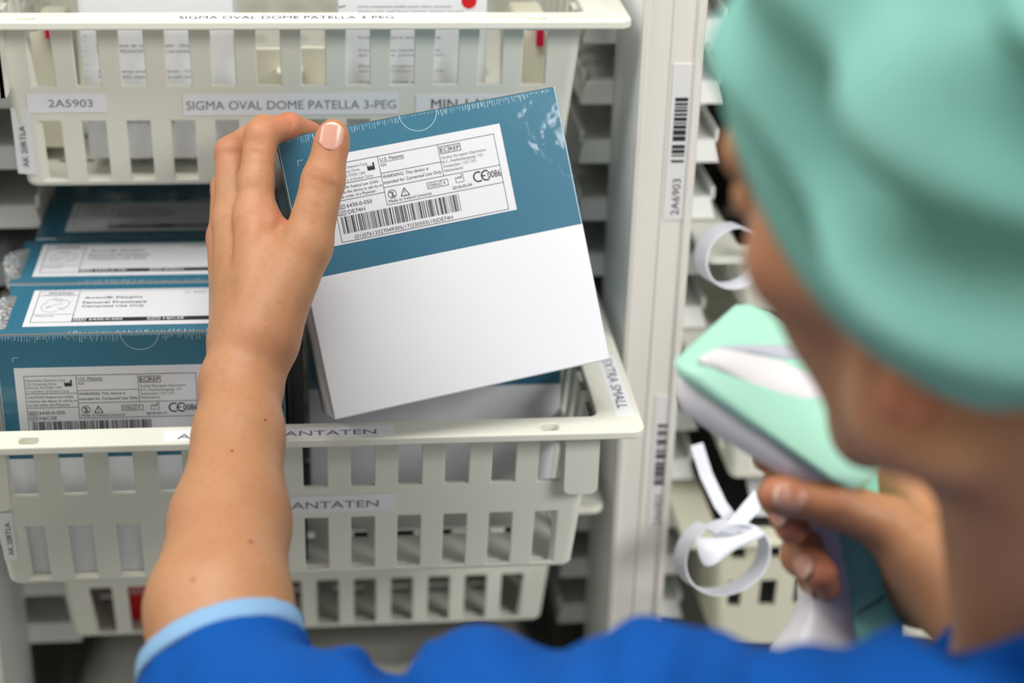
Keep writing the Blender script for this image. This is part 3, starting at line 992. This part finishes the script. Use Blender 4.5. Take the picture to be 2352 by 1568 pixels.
# ---------------------------------------------------------------- the person: one continuous body
A3 = lambda p: np.array(p, float)
unit = lambda v: np.array(v, float) / np.linalg.norm(v)

HC = A3((242.5, -362.8, 281.1))
hyaw, hpit, hroll = math.radians(33.7), math.radians(8.8), math.radians(9.5)
hf = unit((-math.sin(hyaw) * math.cos(hpit), math.cos(hyaw) * math.cos(hpit), -math.sin(hpit)))
hl = unit((-math.cos(hyaw), -math.sin(hyaw), 0.0))
hu = np.cross(hl, -hf); hu = hu if hu[2] > 0 else -hu
hl, hu = hl * math.cos(hroll) - hu * math.sin(hroll), hu * math.cos(hroll) + hl * math.sin(hroll)
HA = np.stack([hl, hf, hu])
def HP(x, y, z):
    return HC + hl * x + hf * y + hu * z

body = Field(1.7)
# head
body.ell(HP(0, -6, 32), (74, 92, 84), HA, 10)
body.ell(HP(0, 40, -18), (60, 52, 74), HA, 18)
for s in (-1, 1):
    body.cone(HP(53 * s, 4, -54), HP(18 * s, 60, -94), 18, 14, 22)
    body.cone(HP(55 * s, 2, -20), HP(53 * s, 4, -52), 17, 18, 18)
    body.cone(HP(50 * s, 55, -10), HP(56 * s, 30, -6), 15, 15, 16)
    body.cone(HP(14 * s, 88, 26), HP(46 * s, 70, 27), 11, 11, 12)
body.cone(HP(0, 66, -94), HP(0, 70, -88), 14, 13, 14)
body.cone(HP(0, 62, -60), HP(0, 62, -86), 26, 18, 18)
body.cone(HP(0, 92, 18), HP(0, 110, -24), 7, 9, 8)
for s in (-1, 1):
    body.cone(HP(8 * s, 104, -29), HP(11 * s, 98, -28), 7, 6, 5)
body.cone(HP(-17, 88, -53), HP(17, 88, -53), 7, 7, 6)
body.cone(HP(-14, 87, -62), HP(14, 87, -62), 7.5, 7.5, 5)
for s in (-1, 1):
    body.ell(HP(33 * s, 98, 6), (14, 11, 9), HA, 8, '-')
    body.ell(HP(33 * s, 79, 5), (13.5, 11.5, 10.5), HA, 5)
    body.cone(HP(71 * s, -14, 18), HP(72 * s, -22, 6), 6, 6, 6)
    body.cone(HP(73 * s, -14, 0), HP(78 * s, -11, -32), 6, 8.0, 5)
body.cone(HP(-16, 100, -57.5), HP(16, 100, -57.5), 1.2, 1.2, 3, '-')
# neck and shoulders
NB = A3((303.0, -379.3, 99.7))
body.cone(HP(0, -28, -30), NB, 57, 57, 20)
SL = A3((191.2, -426.8, 90.1))            # left shoulder
SRt = A3((470.4, -272.8, -9.6))           # right shoulder
body.cone(NB - A3((0, 0, 62)), SL - A3((0, 0, 16)), 48, 40, 20)
body.cone(NB - A3((0, 0, 62)), SRt - A3((0, 0, 16)), 48, 40, 20)
PELV = (NB[0] + 10, NB[1] - 40, NB[2] - 430)
body.cone(NB - A3((0, 20, 110)), PELV, 105, 95, 40)
# left arm
EL = A3((-29.7, -253.1, -1.1))
UA = A3((81.7, -334.5, 23.7))
US = UA - A3((0, 4, 16))
body.cone(SL - A3((0, 0, 14)), US, 40, 33, 14)
body.cone(US, EL, 33, 32, 10)
body.chain([(EL, 33), ((-35.4, -196.4, 20.2), 32.5), ((-32.6, -134.5, 28.9), 28.2), ((-29.5, -82.6, 49.1), 21.8), ((-28.5, -51.4, 63.2), 20.0)], 10)
body.cone((-28.5, -51.4, 63.2), (-21.8, -33.1, 77.2), 19, 18, 10)
body.cone((-29.5, -47.8, 58.9), (-29.3, -16.1, 69.1), 18, 17.5, 10)
# left hand, metacarpals
body.cone((-21.0, -34.5, 79.1), (-21.0, 14.2, 129.2), 18.5, 12.2, 9)
body.cone((-26.5, -24.9, 74.6), (-33.2, 30.7, 121.0), 18, 12.0, 8)
body.cone((-29.5, -14.8, 67.2), (-38.1, 48.8, 104.3), 16, 12.2, 8)
body.cone((-30.7, -9.7, 63.4), (-39.8, 60.3, 86.0), 15, 10.5, 8)
# thumb
body.cone((-16.6, -34.8, 84.2), (6.7, -8.8, 122.9), 18, 13.6, 12)
body.cone((6.7, -8.8, 122.9), (16.2, 9.2, 153.2), 13.2, 11.2, 5)
body.cone((16.2, 9.2, 153.2), (21.5, 20.0, 172.3), 11.3, 9.0, 4)
body.cone((21.2, 19.3, 170.6), (22.3, 22.7, 175.5), 8.8, 7.4, 4)
body.cone((-8.6, -5.3, 110.3), (-9.7, 6.7, 125.6), 13, 6, 12)      # web
# index over the top edge
body.cone((-21.0, 14.2, 129.2), (-20.3, 26.7, 145.9), 12.0, 9.4, 6)
body.cone((-20.3, 26.7, 145.9), (-17.2, 44.2, 166.8), 9.2, 9.6, 4)
body.cone((-17.1, 44.5, 167.4), (-2.1, 58.5, 167.6), 8.8, 7.0, 3)
body.cone((-2.1, 58.5, 167.6), (10.2, 70.1, 159.9), 7.2, 6.0, 3)
# middle
body.cone((-33.2, 30.7, 121.0), (-34.4, 60.9, 150.9), 11.0, 9.6, 5)
body.cone((-34.4, 61.1, 151.4), (-17.0, 83.3, 157.5), 9.2, 7.8, 3)
body.cone((-17.0, 83.3, 157.5), (1.6, 97.4, 154.2), 7.8, 6.4, 3)
# ring and little finger close on the carton's far side
body.cone((-38.1, 48.8, 104.3), (-39.0, 79.5, 123.7), 11, 9.4, 4)
body.cone((-39.0, 79.5, 123.7), (-25.8, 100.0, 120.7), 9, 7.8, 3)
body.cone((-25.8, 100.0, 120.7), (-10.4, 103.7, 113.7), 7.8, 6.4, 3)
body.cone((-39.8, 60.3, 86.0), (-41.0, 89.0, 98.9), 9.6, 8.2, 4)
body.cone((-41.0, 89.0, 98.9), (-26.4, 103.4, 95.2), 8, 7, 3)
body.cone((-26.4, 103.4, 95.2), (-12.4, 104.3, 91.2), 7, 5.8, 3)
# tendons on the back of the hand and fine wrinkles over the joints
body.cone((-25.3, -32.0, 99.6), (-21.2, -1.4, 129.1), 2.6, 2.2, 7)
body.cone((-35.0, -21.1, 89.7), (-33.9, 15.1, 118.8), 2.8, 2.4, 6)
# right arm and hand on the scanner handle
WR = A3((302.0, -275.7, 55.1))
body.cone(SRt, (379.1, -349.6, -98.1), 46, 40, 14)
body.chain([((379.1, -349.6, -98.1), 38), ((330.8, -303.1, 5.1), 32), (WR, 23)], 10)
body.cone(WR, (277.5, -245.5, 65.5), 22, 18, 12)
body.cone(WR, (283.0, -230.8, 44.0), 21, 17, 12)
body.cone(WR, (260.9, -241.3, 81.6), 19, 12.4, 10)
body.cone((260.6, -241.7, 83.0), (233.1, -240.6, 95.0), 12.2, 10.2, 5)
body.cone((233.1, -240.6, 95.0), (212.8, -239.0, 97.9), 10.4, 8.6, 4)
body.cone((213.7, -239.1, 97.9), (209.4, -238.5, 98.1), 8.4, 7.6, 4)
body.cone((283.2, -227.3, 51.2), (274.5, -188.3, 67.5), 16, 11, 8)
body.cone((286.6, -228.5, 61.2), (284.5, -198.0, 72.9), 18, 14, 10)
body.cone((284.7, -225.9, 43.1), (268.8, -191.0, 46.6), 15, 11, 8)
body.cone((285.6, -229.4, 35.9), (268.9, -199.5, 33.7), 14, 10, 8)
body.chain([((274.5, -188.3, 67.5), 10), ((238.5, -182.7, 84.4), 9), ((221.3, -194.8, 92.2), 8), ((214.6, -203.0, 96.6), 7)], 3)
body.chain([((268.8, -191.0, 46.6), 10.5), ((228.5, -196.6, 76.3), 9.8)], 3)
body.chain([((227.0, -199.9, 83.0), 10), ((217.8, -215.9, 84.7), 9.4), ((219.7, -234.5, 78.9), 7.8)], 3)
body.chain([((268.9, -199.5, 33.7), 10.2), ((234.6, -207.7, 54.7), 9.8)], 3)
body.chain([((233.0, -212.3, 58.8), 10), ((227.7, -228.0, 59.7), 9.4), ((231.8, -243.9, 59.9), 7.9)], 3)
body.chain([((270.2, -204.9, 27.4), 9), ((242.8, -214.3, 43.2), 8.6), ((234.9, -228.5, 48.8), 8.2), ((235.7, -241.5, 52.0), 6.9)], 3)
# shallow creases and grooves pressed into the skin: (from, to, width, depth)
CREASE = [(A3(a), A3(b), w, d) for a, b, w, d in (
    ((5.2, 2.2, 159.1), (26.2, -3.4, 152.6), 1.9, .75), ((7.6, 3.4, 162.1), (22.2, -0.4, 157.9), 1.7, .4), ((5.1, -0.0, 154.5), (24.3, -4.6, 149.6), 1.8, .4),
    ((-2.6, 58.9, 175.3), (-1.8, 49.6, 167.8), 1.7, .8), ((-20.1, 43.6, 176.5), (-12.5, 36.3, 172.4), 1.7, .5), ((-26.3, 35.5, 167.3), (-15.0, 31.7, 164.6), 1.7, .4), ((-27.3, 31.2, 162.9), (-15.5, 28.0, 161.4), 1.7, .4),
    ((-27.4, 10.0, 139.7), (-13.5, 5.3, 137.9), 2.0, .35), ((-25.5, 4.8, 136.2), (-11.2, 2.5, 134.9), 2.0, .35), ((-10.8, -5.4, 128.1), (-3.3, 6.4, 135.8), 2.6, 1.6), ((-38.0, 52.9, 154.3), (-29.4, 50.7, 151.9), 1.8, .4),
    ((-33.1, 23.8, 134.5), (-30.6, -15.3, 107.4), 3.4, 1.3), ((-30.6, -15.3, 107.4), (-26.6, -40.4, 93.4), 4.0, .7), ((228.5, -242.3, 106.5), (230.4, -249.9, 91.3), 1.8, .6), ((231.3, -242.6, 106.6), (232.8, -250.1, 91.4), 1.8, .4))]
def crease_post(X, D):
    lo, hi = X.reshape(-1, 3).min(0), X.reshape(-1, 3).max(0)
    for a, b, w, d in CREASE:
        if (np.minimum(a, b) - 12 > hi).any() or (np.maximum(a, b) + 12 < lo).any(): continue
        ba = b - a
        t = np.clip(((X - a) @ ba) / (ba @ ba), 0, 1)
        q = X - a - t[..., None] * ba
        D = D + 1.5 * d * np.exp(-(q * q).sum(-1) / (w * w * 1.6)) * (1 - (2 * t - 1) ** 4)
    return D
bv, bf = body.mesh(crease_post)
bv = relax(bv, bf, 2, .45)
person = build_np(bv, bf, 'person', 'skin')
fl = np.zeros(len(bv))
for c, r, a in (((22.0, 17.8, 174.7), 13, .6), ((16.2, 5.0, 156.0), 10, .35), ((-3.0, 56.1, 169.4), 16, .7), ((10.2, 70.1, 159.9), 14, .8), ((-17.9, 40.7, 171.0), 13, .45), ((-34.1, 56.8, 154.1), 13, .4),
                ((-6.2, 7.6, 132.8), 9, .5), ((-20.1, 4.7, 132.9), 16, .3), ((-37.6, 41.3, 107.3), 16, .3), ((-20.1, -43.3, 82.0), 20, .25), ((208.2, -244.5, 101.7), 13, .7), ((219.2, -235.8, 80.8), 12, .8),
                ((231.0, -246.4, 61.6), 12, .8), ((234.3, -245.6, 54.8), 10, .8), ((230.2, -246.2, 98.9), 13, .4), (HP(78, -11, -32), 14, 1.0), (HP(58, 52, -10), 22, .35), (HP(0, 110, -24), 16, .5)):
    fl = np.maximum(fl, a * np.exp(-((bv - A3(c)) ** 2).sum(1) / (r * r)))
ca_ = person.data.attributes.new('flush', 'FLOAT', 'POINT')
ca_.data.foreach_set('value', fl.astype(np.float32))
tag(person, 'person in blue scrubs and green surgical cap, holding up a carton and a barcode scanner', 'person')

def nail(name, c, tdir, nrm, w, L, R, parent=person):
    c, t, n = A3(c), unit(tdir), unit(nrm)
    n = unit(n - t * (n @ t)); s = np.cross(t, n)
    mb = MB(); nu, nv = 11, 12
    vs = []
    for j in range(nv):
        v = j / (nv - 1)
        e = abs(2 * v - 1)
        ww = w / 2 * (1 - (.55 if v < .5 else .42) * max(0, (e - .45) / .55) ** 2.4)
        for i in range(nu):
            u = 2 * i / (nu - 1) - 1
            a = u * ww / R
            end = .10 * L * (u * u) * (1 if v < .5 else -1) * e
            vs.append(c + t * ((v - .5) * L + end) + s * math.sin(a) * R + n * ((math.cos(a) - 1) * R + .5 * (1 - e * e * .5)))
    tip = nv - 2
    for j in range(nv - 1):
        mb.add([], [])
    o = len(mb.v)
    mb.v += [tuple(p) for p in vs]
    for j in range(nv - 1):
        for i in range(nu - 1):
            mb.f.append((j * nu + i, j * nu + i + 1, (j + 1) * nu + i + 1, (j + 1) * nu + i)); mb.m.append(1 if j >= tip else 0)
    ob = build(mb, name, ['nail', 'nail_tip'], parent, smooth=True)
    sd = ob.modifiers.new('solid', 'SOLIDIFY'); sd.thickness = .0006; sd.offset = 0
    return ob

VW = A3((-0.104, -0.896, 0.432))         # towards where the backs of thumbs look
def on(a, b, f, r, n):
    a, b = A3(a), A3(b)
    t = unit(b - a); n = unit(n - t * (n @ t))
    return a + (b - a) * f + n * r, b - a, n
p, t, n = on((16.2, 9.2, 153.2), (22.0, 21.7, 175.9), .86, 9.2, VW + A3((.10, 0, .12)))
nail('fingernail', p, t, n, 14.6, 15.5, 9.5)
p, t, n = on((233.1, -240.6, 95.0), (209.4, -238.5, 98.1), .82, 9.0, VW + A3((-.12, 0, .06)))
nail('fingernail', p, t, n, 13.6, 15.0, 9.0)
p, t, n = on((217.8, -215.9, 84.7), (219.7, -234.5, 78.9), .82, 8.3, VW + A3((-.55, 0, 0)))
nail('fingernail', p, t, n, 10.5, 13.0, 7.4)
p, t, n = on((227.7, -228.0, 59.7), (231.8, -243.9, 59.9), .80, 8.4, VW + A3((-.35, 0, -.1)))
nail('fingernail', p, t, n, 10.8, 13.0, 7.4)
p, t, n = on((234.9, -228.5, 48.8), (235.7, -241.5, 52.0), .8, 7.4, VW + A3((-.4, 0, -.5)))
nail('fingernail', p, t, n, 9.0, 11.0, 6.4)

# moles on the forearm
for c, r in (((-21.0, -171.3, 40.9), 1.3), ((-15.7, -92.0, 63.1), .9), ((-31.2, -108.1, 53.8), .9), ((-50.1, -84.8, 39.7), 1.0), ((-45.6, -200.4, 39.5), 1.0)):
    mb = MB()
    c = A3(c)
    d = unit(c - A3((18.09, -875.91, 482.57)))
    # settle on the skin
    k = np.argmin(((bv - c - d * np.maximum((bv - c) @ d, -40)[:, None]) ** 2).sum(1) + np.where((bv - c) @ d > 25, 1e6, 0))
    c = bv[k]
    ring = lambda rr, h: [tuple(c + -d * h + rr * (math.cos(a) * A3((.994, -.10, .03)) + math.sin(a) * A3((.02, .43, .9)))) for a in [i * math.tau / 10 for i in range(10)]]
    mb.loft([ring(r, -.6), ring(r * .9, .15), ring(r * .4, .35)])
    build(mb, 'mole', 'mole', person, smooth=True)

# eyes, brows and lashes, mouth
for s in (-1, 1):
    rings = []
    for i in range(9):
        a = math.pi * i / 8
        rings.append([tuple(HP(33 * s, 80.5, 2) + 10.4 * (-math.cos(a) * hf + math.sin(a) * (math.cos(b) * hl + math.sin(b) * hu))) for b in [j * math.tau / 16 for j in range(16)]])
    mb = MB(); mb.loft(rings, 0, caps=False)
    eb = build(mb, 'eyeball', 'eye', person, smooth=True)
    mb = MB(); mb.loft([[tuple(HP(33 * s, 90.2, 0) + rr * (math.cos(b) * hl + math.sin(b) * hu) + hf * dd) for b in [j * math.tau / 16 for j in range(16)]] for rr, dd in ((5.2, 0), (5.0, .5), (2, 1.1))])
    build(mb, 'iris', 'iris', eb, smooth=True)
    mb = MB()
    mb.loft([[tuple(HP((12 + 38 * q) * s, 98 - 24 * q * q - 2, 31 + 5 * math.sin(q * 2.6)) + rr * (math.cos(b) * hf + math.sin(b) * hu)) for b in [j * math.tau / 8 for j in range(8)]]
             for q, rr in ((0, 1.5), (.3, 3.0), (.7, 2.6), (1, 1.0))])
    build(mb, 'eyebrow', 'hair', person, smooth=True)
    mb = MB()
    for i in range(12):
        q = i / 11
        a = HP((23 + 20 * q) * s, 90.5 - 7 * q * q, 1)
        b_ = a + hf * 6 - hu * 1.5 + hl * s * (q - .2) * 5
        mb.loft([[tuple(a + rr * (math.cos(t_) * hl + math.sin(t_) * hu)) for t_ in (0, 2.1, 4.2)] for a, rr in ((a, .5), ((a + b_) / 2, .45), (b_, .1))])
    build(mb, 'eyelashes', 'hair', person)

# ---------------------------------------------------------------- surgical cap
c0 = HP(0, 72, 44)
cn = unit(hu - .84 * hf)
cap = Field(2.6)
cap.ell(HP(0, -10, 42), (83, 105, 92), HA, 10)
cap.ell(HP(0, -50, 40), (80, 78, 78), HA, 30)
cap.ell(HP(0, -14, 4), (85, 92, 60), HA, 20)
def cap_post(X, D):
    s = (X - c0) @ cn
    q = X - HC
    x, y, z = q @ hl, q @ hf, q @ hu
    w = np.sin(s * .15 + 1.3 * np.sin(y * .021 + x * .014) + .6) * (.6 + .5 * np.sin(y * .03 + x * .02 + s * .02))
    w2 = np.sin(s * .19 + .05 * y + 1.5 * np.sin(x * .03 + y * .04))
    w3 = np.sin(.07 * y - .05 * x + .04 * s + 1.2 * np.sin(.05 * s))
    amp = np.clip((s - 18) / 22, 0, 1)
    D = D - amp * (6 + 8.5 * w + 3.0 * w2 + 6.5 * w3)
    D = D - 3.4 * np.exp(-((s - 10) / 8.0) ** 2) + 3.0 * np.exp(-((s - 25) / 5.0) ** 2)
    return np.maximum(D, np.maximum(-s + 1.5 * np.sin(y * .06), -(z + 33)))
cv, cf = cap.mesh(cap_post)
cv = relax(cv, cf, 2, .5)
build_np(cv, cf, 'surgical_cap', 'cap', person)

# ---------------------------------------------------------------- scrub top
def scrub_folds(X, D, amp=1.0):
    x, y, z = X[..., 0], X[..., 1], X[..., 2]
    w = np.sin(.050 * x + .055 * z + 1.4 * np.sin(.021 * y + .013 * x)) + .6 * np.sin(.105 * x - .06 * y + 1.2 * np.sin(.03 * z + .5)) + .35 * np.sin(.17 * (x + z) + 2 * np.sin(.04 * y))
    return D - amp * 3.0 * w
ca, cb, cc = A3((-22.2, -224.4, 41.8)), A3((-2.7, -201.8, 9.9)), A3((-68.8, -216.8, -4.7))
kn = unit(np.cross(cb - ca, cc - ca))
fa = A3((-35.4, -196.4, 20.2)) - EL
kn = kn if kn @ fa > 0 else -kn
sleeve = Field(2.6)
sleeve.cone(EL - unit(fa) * 6, A3((-35.4, -196.4, 20.2)) + unit(fa) * 25, 39.5, 35.2, 12)
trim = Field(1.8)
trim.cone(EL - unit(fa) * 6, A3((-35.4, -196.4, 20.2)) + unit(fa) * 25, 40.5, 36.2, 12)
top = Field(2.8)
top.cone(EL - unit(fa) * 6, A3((-35.4, -196.4, 20.2)) + unit(fa) * 25, 39.5, 35.2, 12)
top.cone(EL + A3((0, -6, -6)), UA, 44, 57, 10)
top.cone(UA, SL, 57, 52, 22)
top.cone((132.7, -380.8, 55.6), (148.6, -381.8, 57.4), 58, 58, 20)
top.cone(SL, NB - A3((5, 0, 45)), 52, 64, 20)
top.cone(NB - A3((0, 0, 35)), SRt, 66, 62, 25)
top.cone(SRt, (379.1, -349.6, -98.1), 60, 54, 14)
nk = unit(HP(0, -30, -40) - NB)
top.cone(NB - A3((0, 0, 25)), NB + nk * 118, 69, 63, 14)
top.cone(NB - A3((0, 20, 150)), PELV, 128, 118, 40)
top.cone((32.0, -277.2, 56.3), (55.4, -293.3, 65.6), 9, 8, 9, '-')
top.cone((39.0, -329.7, 92.7), (43.4, -239.9, 25.3), 10, 10, 9, '-')
top.cone((154.6, -413.6, 154.9), (187.0, -308.2, 80.2), 10, 11, 10, '-')
def top_post(X, D):
    D = scrub_folds(X, D, 1 - .7 * np.exp(-(np.linalg.norm(X - EL, axis=-1) / 80) ** 2))
    s = (X - ca) @ kn
    near = np.linalg.norm(X - A3((-35.4, -196.4, 20.2)), axis=-1) < 95
    D = np.where(near, np.maximum(D, s + 9.0), D)
    # round neck opening
    ax = X - NB
    h_ = ax @ nk
    lim = h_ - 50 - .95 * np.clip(ax @ A3((.35, -.94, 0)), -60, 70)
    return np.maximum(D, np.where(np.linalg.norm(ax - h_[..., None] * nk, axis=-1) < 80, lim, -50))
tv, tf = top.mesh(top_post)
tv = relax(tv, tf, 2, .5)
scrub = build_np(tv, tf, 'scrub_top', 'scrub', person)
def trim_post(X, D):
    s = (X - ca) @ kn
    return np.maximum(np.maximum(D - 0.0, s), -(s + 10.5))
qv, qf = trim.mesh(trim_post)
build_np(qv, qf, 'sleeve_trim', 'trim', scrub)
# ---------------------------------------------------------------- barcode scanner
sf = c_r * -0.72 + c_u * 0.67 + c_f * 0.14
ss = c_r * 0.51 + c_u * 0.39 + c_f * 0.76
sf.normalize(); ss = (ss - sf * ss.dot(sf)).normalized()
sn = ss.cross(sf).normalized()
if sn.z < 0: sn = -sn
SO = Vector((220.2, -192.9, 119.0)) - ss * 8           # middle of the scanner head
scan = thing('barcode_scanner', 'mint green and white handheld barcode scanner gripped below the face', 'scanner', tuple(Vector((254.4, -232.3, 22.5))))
def SP(f, s, n):
    return tuple(SO + sf * f + ss * s + sn * n)
def sec(f, hw, top, bot, ex=3.2, n=40, sh=0.0):
    """superellipse section of the head at f along its axis"""
    out = []
    for i in range(n):
        a = math.tau * i / n
        c, s_ = math.cos(a), math.sin(a)
        x = hw * math.copysign(abs(c) ** (2 / ex), c)
        z = math.copysign(abs(s_) ** (2 / ex), s_)
        out.append(SP(f + sh * z, x, (top + bot) / 2 + (top - bot) / 2 * z))
    return out
# white lower shell
mb = MB()
mb.loft([sec(-48, 16, 12, -4), sec(-40, 26, 14, -5), sec(-20, 34, 14, -4), sec(-8, 35.5, 14, -6), sec(18, 37, 12, -12), sec(28, 37, 10, -13), sec(36, 35, 8, -9), sec(40.5, 31, 6, -2)])
build(mb, 'lower_shell', 'scan_white', scan, smooth=True)
mb = MB(); mb.loft([sec(39.5, 28, 4, -3), sec(41.5, 27, 3.5, -2.5)])
build(mb, 'scan_window', 'window', scan, smooth=False)
# mint band wrapping the upper edge and nose
mb = MB()
mb.loft([sec(-52, 10, 15, 6), sec(-48, 22, 18, 8, 2.6), sec(-38, 30, 19, 11, 2.8), sec(-12, 35.5, 19, 12, 3), sec(10, 37.5, 19, 7.5, 3), sec(32, 38, 17.5, 3.5, 3), sec(41, 36.5, 14, 2.5, 3), sec(45.5, 32, 10, 4, 3)])
build(mb, 'mint_bumper', 'mint', scan, smooth=True)
# white top panel with a grey inlay
def panel(name, m, outline, n0, parent=scan):
    mb = MB()
    c = (sum(p[0] for p in outline) / len(outline), sum(p[1] for p in outline) / len(outline))
    rings = []
    for k, dn in ((1.0, -3.0), (1.0, 0.0), (.93, 1.2), (.5, 2.2)):
        rings.append([SP(c[0] + (p[0] - c[0]) * k, c[1] + (p[1] - c[1]) * k - 6, n0 + dn) for p in outline])
    mb.loft(rings)
    return build(mb, name, m, parent, smooth=True)
pan = [(38, -26), (36, -12), (23, 2), (10, 16), (-8, 25), (-17, 16), (-11, 4), (0, -6), (13, -15), (27, -22)]
po = panel('top_panel', 'scan_white', pan, 17.6)
panel('grey_inlay', 'scan_grey', [(36, -12), (32, -4), (21, 16), (14, 27), (4, 27), (10, 16), (23, 2)], 17.8, po)
# handle
hp = [Vector(p) for p in ((242.5, -202.8, 89.9), (246.6, -208.0, 70.9), (253.9, -212.3, 49.8), (256.9, -221.4, 31.7), (255.4, -230.7, 21.3), (253.8, -237.5, 11.6), (251.3, -245.8, -1.6))]
def handle(hw0, off, m, name, hw=None, hd_=None):
    mb = MB(); rings = []
    for i, p in enumerate(hp):
        w = hw[i]; d = hd_[i]
        t = (hp[min(i + 1, len(hp) - 1)] - hp[max(i - 1, 0)]).normalized()
        r = (c_r - t * c_r.dot(t)).normalized()
        q = t.cross(r).normalized()
        rings.append([tuple(p + r * (off[i] + w * math.copysign(abs(math.cos(a)) ** .8, math.cos(a))) + q * d * math.copysign(abs(math.sin(a)) ** .8, math.sin(a))) for a in [k * math.tau / 32 for k in range(32)]])
    mb.loft(rings)
    return build(mb, name, m, scan, smooth=True)
handle(0, [-1, -4, -9, -12, -14, -15, -14], 'scan_white', 'handle', [17, 17, 15, 14, 16, 22, 26], [15, 15, 15, 15, 16, 20, 24])
g = handle(0, [9, 7, 6, 7, 8, 8, 8], 'mint_dark', 'grip', [13, 14, 15, 15, 14, 14, 14], [16.5, 17, 17.5, 17.5, 17, 17, 17])
mb = MB()                                  # trigger under the head
t0, t1 = Vector((231.1, -206.0, 89.8)), Vector((236.8, -207.0, 75.3))
mb.ribbon([t0, (t0 + t1) / 2 - c_r * 3, t1], tuple(c_f), 12, 6)
build(mb, 'trigger', 'scan_grey', scan, bevel=1)
# seam across the grip, maker's marks on the shell
mb = MB()
sa, sb = Vector((251.1, -243.4, 37.9)), Vector((274.6, -228.4, 42.3))
mb.ribbon([sa, (sa + sb) / 2 - c_f * 3.5, sb], tuple(c_u), .8, .6)
build(mb, 'grip_seam', 'dark', g)
mk = MB()
mo = Vector((218.3, -221.9, 109.3))
for i in range(3):
    circle_on(mk, 0, -5 * i, 0.9, 1.4, lambda x, z: SP(-20 + z, -33.2, 7 + x), n=12)
build(mk, 'shell_marks', 'pale_ink', scan)

# ---------------------------------------------------------------- the next bay
bay = 'baskets in the right-hand bay'
b1 = basket('shallow basket in the right-hand bay with a white strap looped over its corner', 462, 150, 45, 54, group=bay, rows=((-14, -42),), brackets=False, rim_marks=False)
b2 = basket('white basket in the right-hand bay, seen below the scanner head', 462, 140, -37.5, 98, group=bay, pitch=40, nslot=8, slot=24, rows=((-8, -30), (-46, -90)), rim_marks=False)
b3 = basket('cream basket in the right-hand bay under the knotted white strap', 462, 140, -168, 112, group=bay, plastic='cream', pitch=26.1, nslot=13, slot=12.5, rows=((-10, -29), (-49, -73)), brackets=False)
def band(label, name_c, R, width, ax, ups, width_=0, a0=0, a1=360):
    ax = Vector(ax).normalized(); u = Vector(ups); u = (u - ax * u.dot(ax)).normalized(); w = ax.cross(u)
    c = Vector(name_c)
    path = [c + u * (R[0] * math.cos(math.radians(a))) + w * (R[1] * math.sin(math.radians(a))) + ax * (10 * (a - a0) / 360) for a in [a0 + (a1 - a0) * i / 48 for i in range(49)]]
    t = thing('strap', label, 'strap', tuple(c), 'white straps tied to the right-hand baskets')
    mb = MB(); mb.ribbon(path, tuple(ax), width, 1.0)
    build(mb, 'strap_loop', 'strap', t, smooth=False)
    return t
band('white strap looped round the corner of the shallow right-hand basket', (274.9, 141.7, 50.4), (19.5, 22), 15, (.32, -.94, .12), (0, 0, 1), a0=-20, a1=350)
st = band('white strap knotted round the rim of the cream basket in the right-hand bay', (267.5, 66.8, -129.6), (24, 30), 15, (.30, -.92, .25), (0, 0, 1), a0=20, a1=385)
mb = MB()
mb.ribbon([(257.4, 112.2, -72.8), (262.2, 98.5, -88.2), ((269.7, 83.0, -102.4)), (276.3, 65.6, -106.9), (289.5, 59.2, -110.0)], tuple(c_r * .8 + c_u * .2), 8.5, .9)
mb.ribbon([(294.5, 80.3, -95.1), (284.2, 71.0, -100.7), (273.4, 62.4, -107.2), (261.1, 60.3, -110.0)], tuple(c_r * .7 + c_f * .3), 11, .9)
build(mb, 'strap_tails', 'strap', st)
mb = MB()
g0 = [(245.0, 54.8, -106.6), (258.0, 47.1, -105.5), (276.0, 51.6, -105.8), (294.1, 56.5, -105.2)]
g1 = [(246.5, 43.7, -110.7), (258.9, 37.3, -107.1), (274.9, 46.1, -108.2), (293.5, 55.2, -108.0)]
g2 = [(249.5, 37.9, -122.1), (257.3, 33.0, -116.6), (269.3, 44.8, -112.3), (293.1, 55.4, -110.1)]
mb.add(g0 + g1 + g2, [(i, i + 1, 5 + i, 4 + i) for i in range(3)] + [(4 + i, 5 + i, 9 + i, 8 + i) for i in range(3)])
o = build(mb, 'folded_end', 'strap', st, smooth=True)
sd = o.modifiers.new('solid', 'SOLIDIFY'); sd.thickness = .001
ss_ = o.modifiers.new('sub', 'SUBSURF'); ss_.levels = ss_.render_levels = 2
mb = MB(); mb.box((306, 190, -6.2), (420, 380, 118))
o = build(mb, 'black_pack', 'dark_black', bevel=5); tag(o, 'black pack standing in the shallow right-hand basket behind the strap', 'pack')
mb = MB(); mb.box((308, 205, -277.2), (420, 360, -190))  # added block, dark to put shade inside the basket
o = build(mb, 'dark_filler', 'dark', bevel=6); tag(o, 'dark grey filler block shading the inside of the cream right-hand basket under the white sheet', 'pouch')
mb = MB(); mb.prism([(318, 172, -165), (452, 168, -165.5), (455, 262, -150), (325, 268, -148)], (0, 0, -2))
o = build(mb, 'paper_sheet', 'paper', bevel=.4); tag(o, 'white paper sheet lying over the cream right-hand basket', 'paper')
# dark sheet added behind the open cabinet, its grey standing for the shade inside
mb = MB(); mb.box((-900, 800, -1100), (1300, 812, 900)); bp = structure(mb, 'shade_backing', 'back')
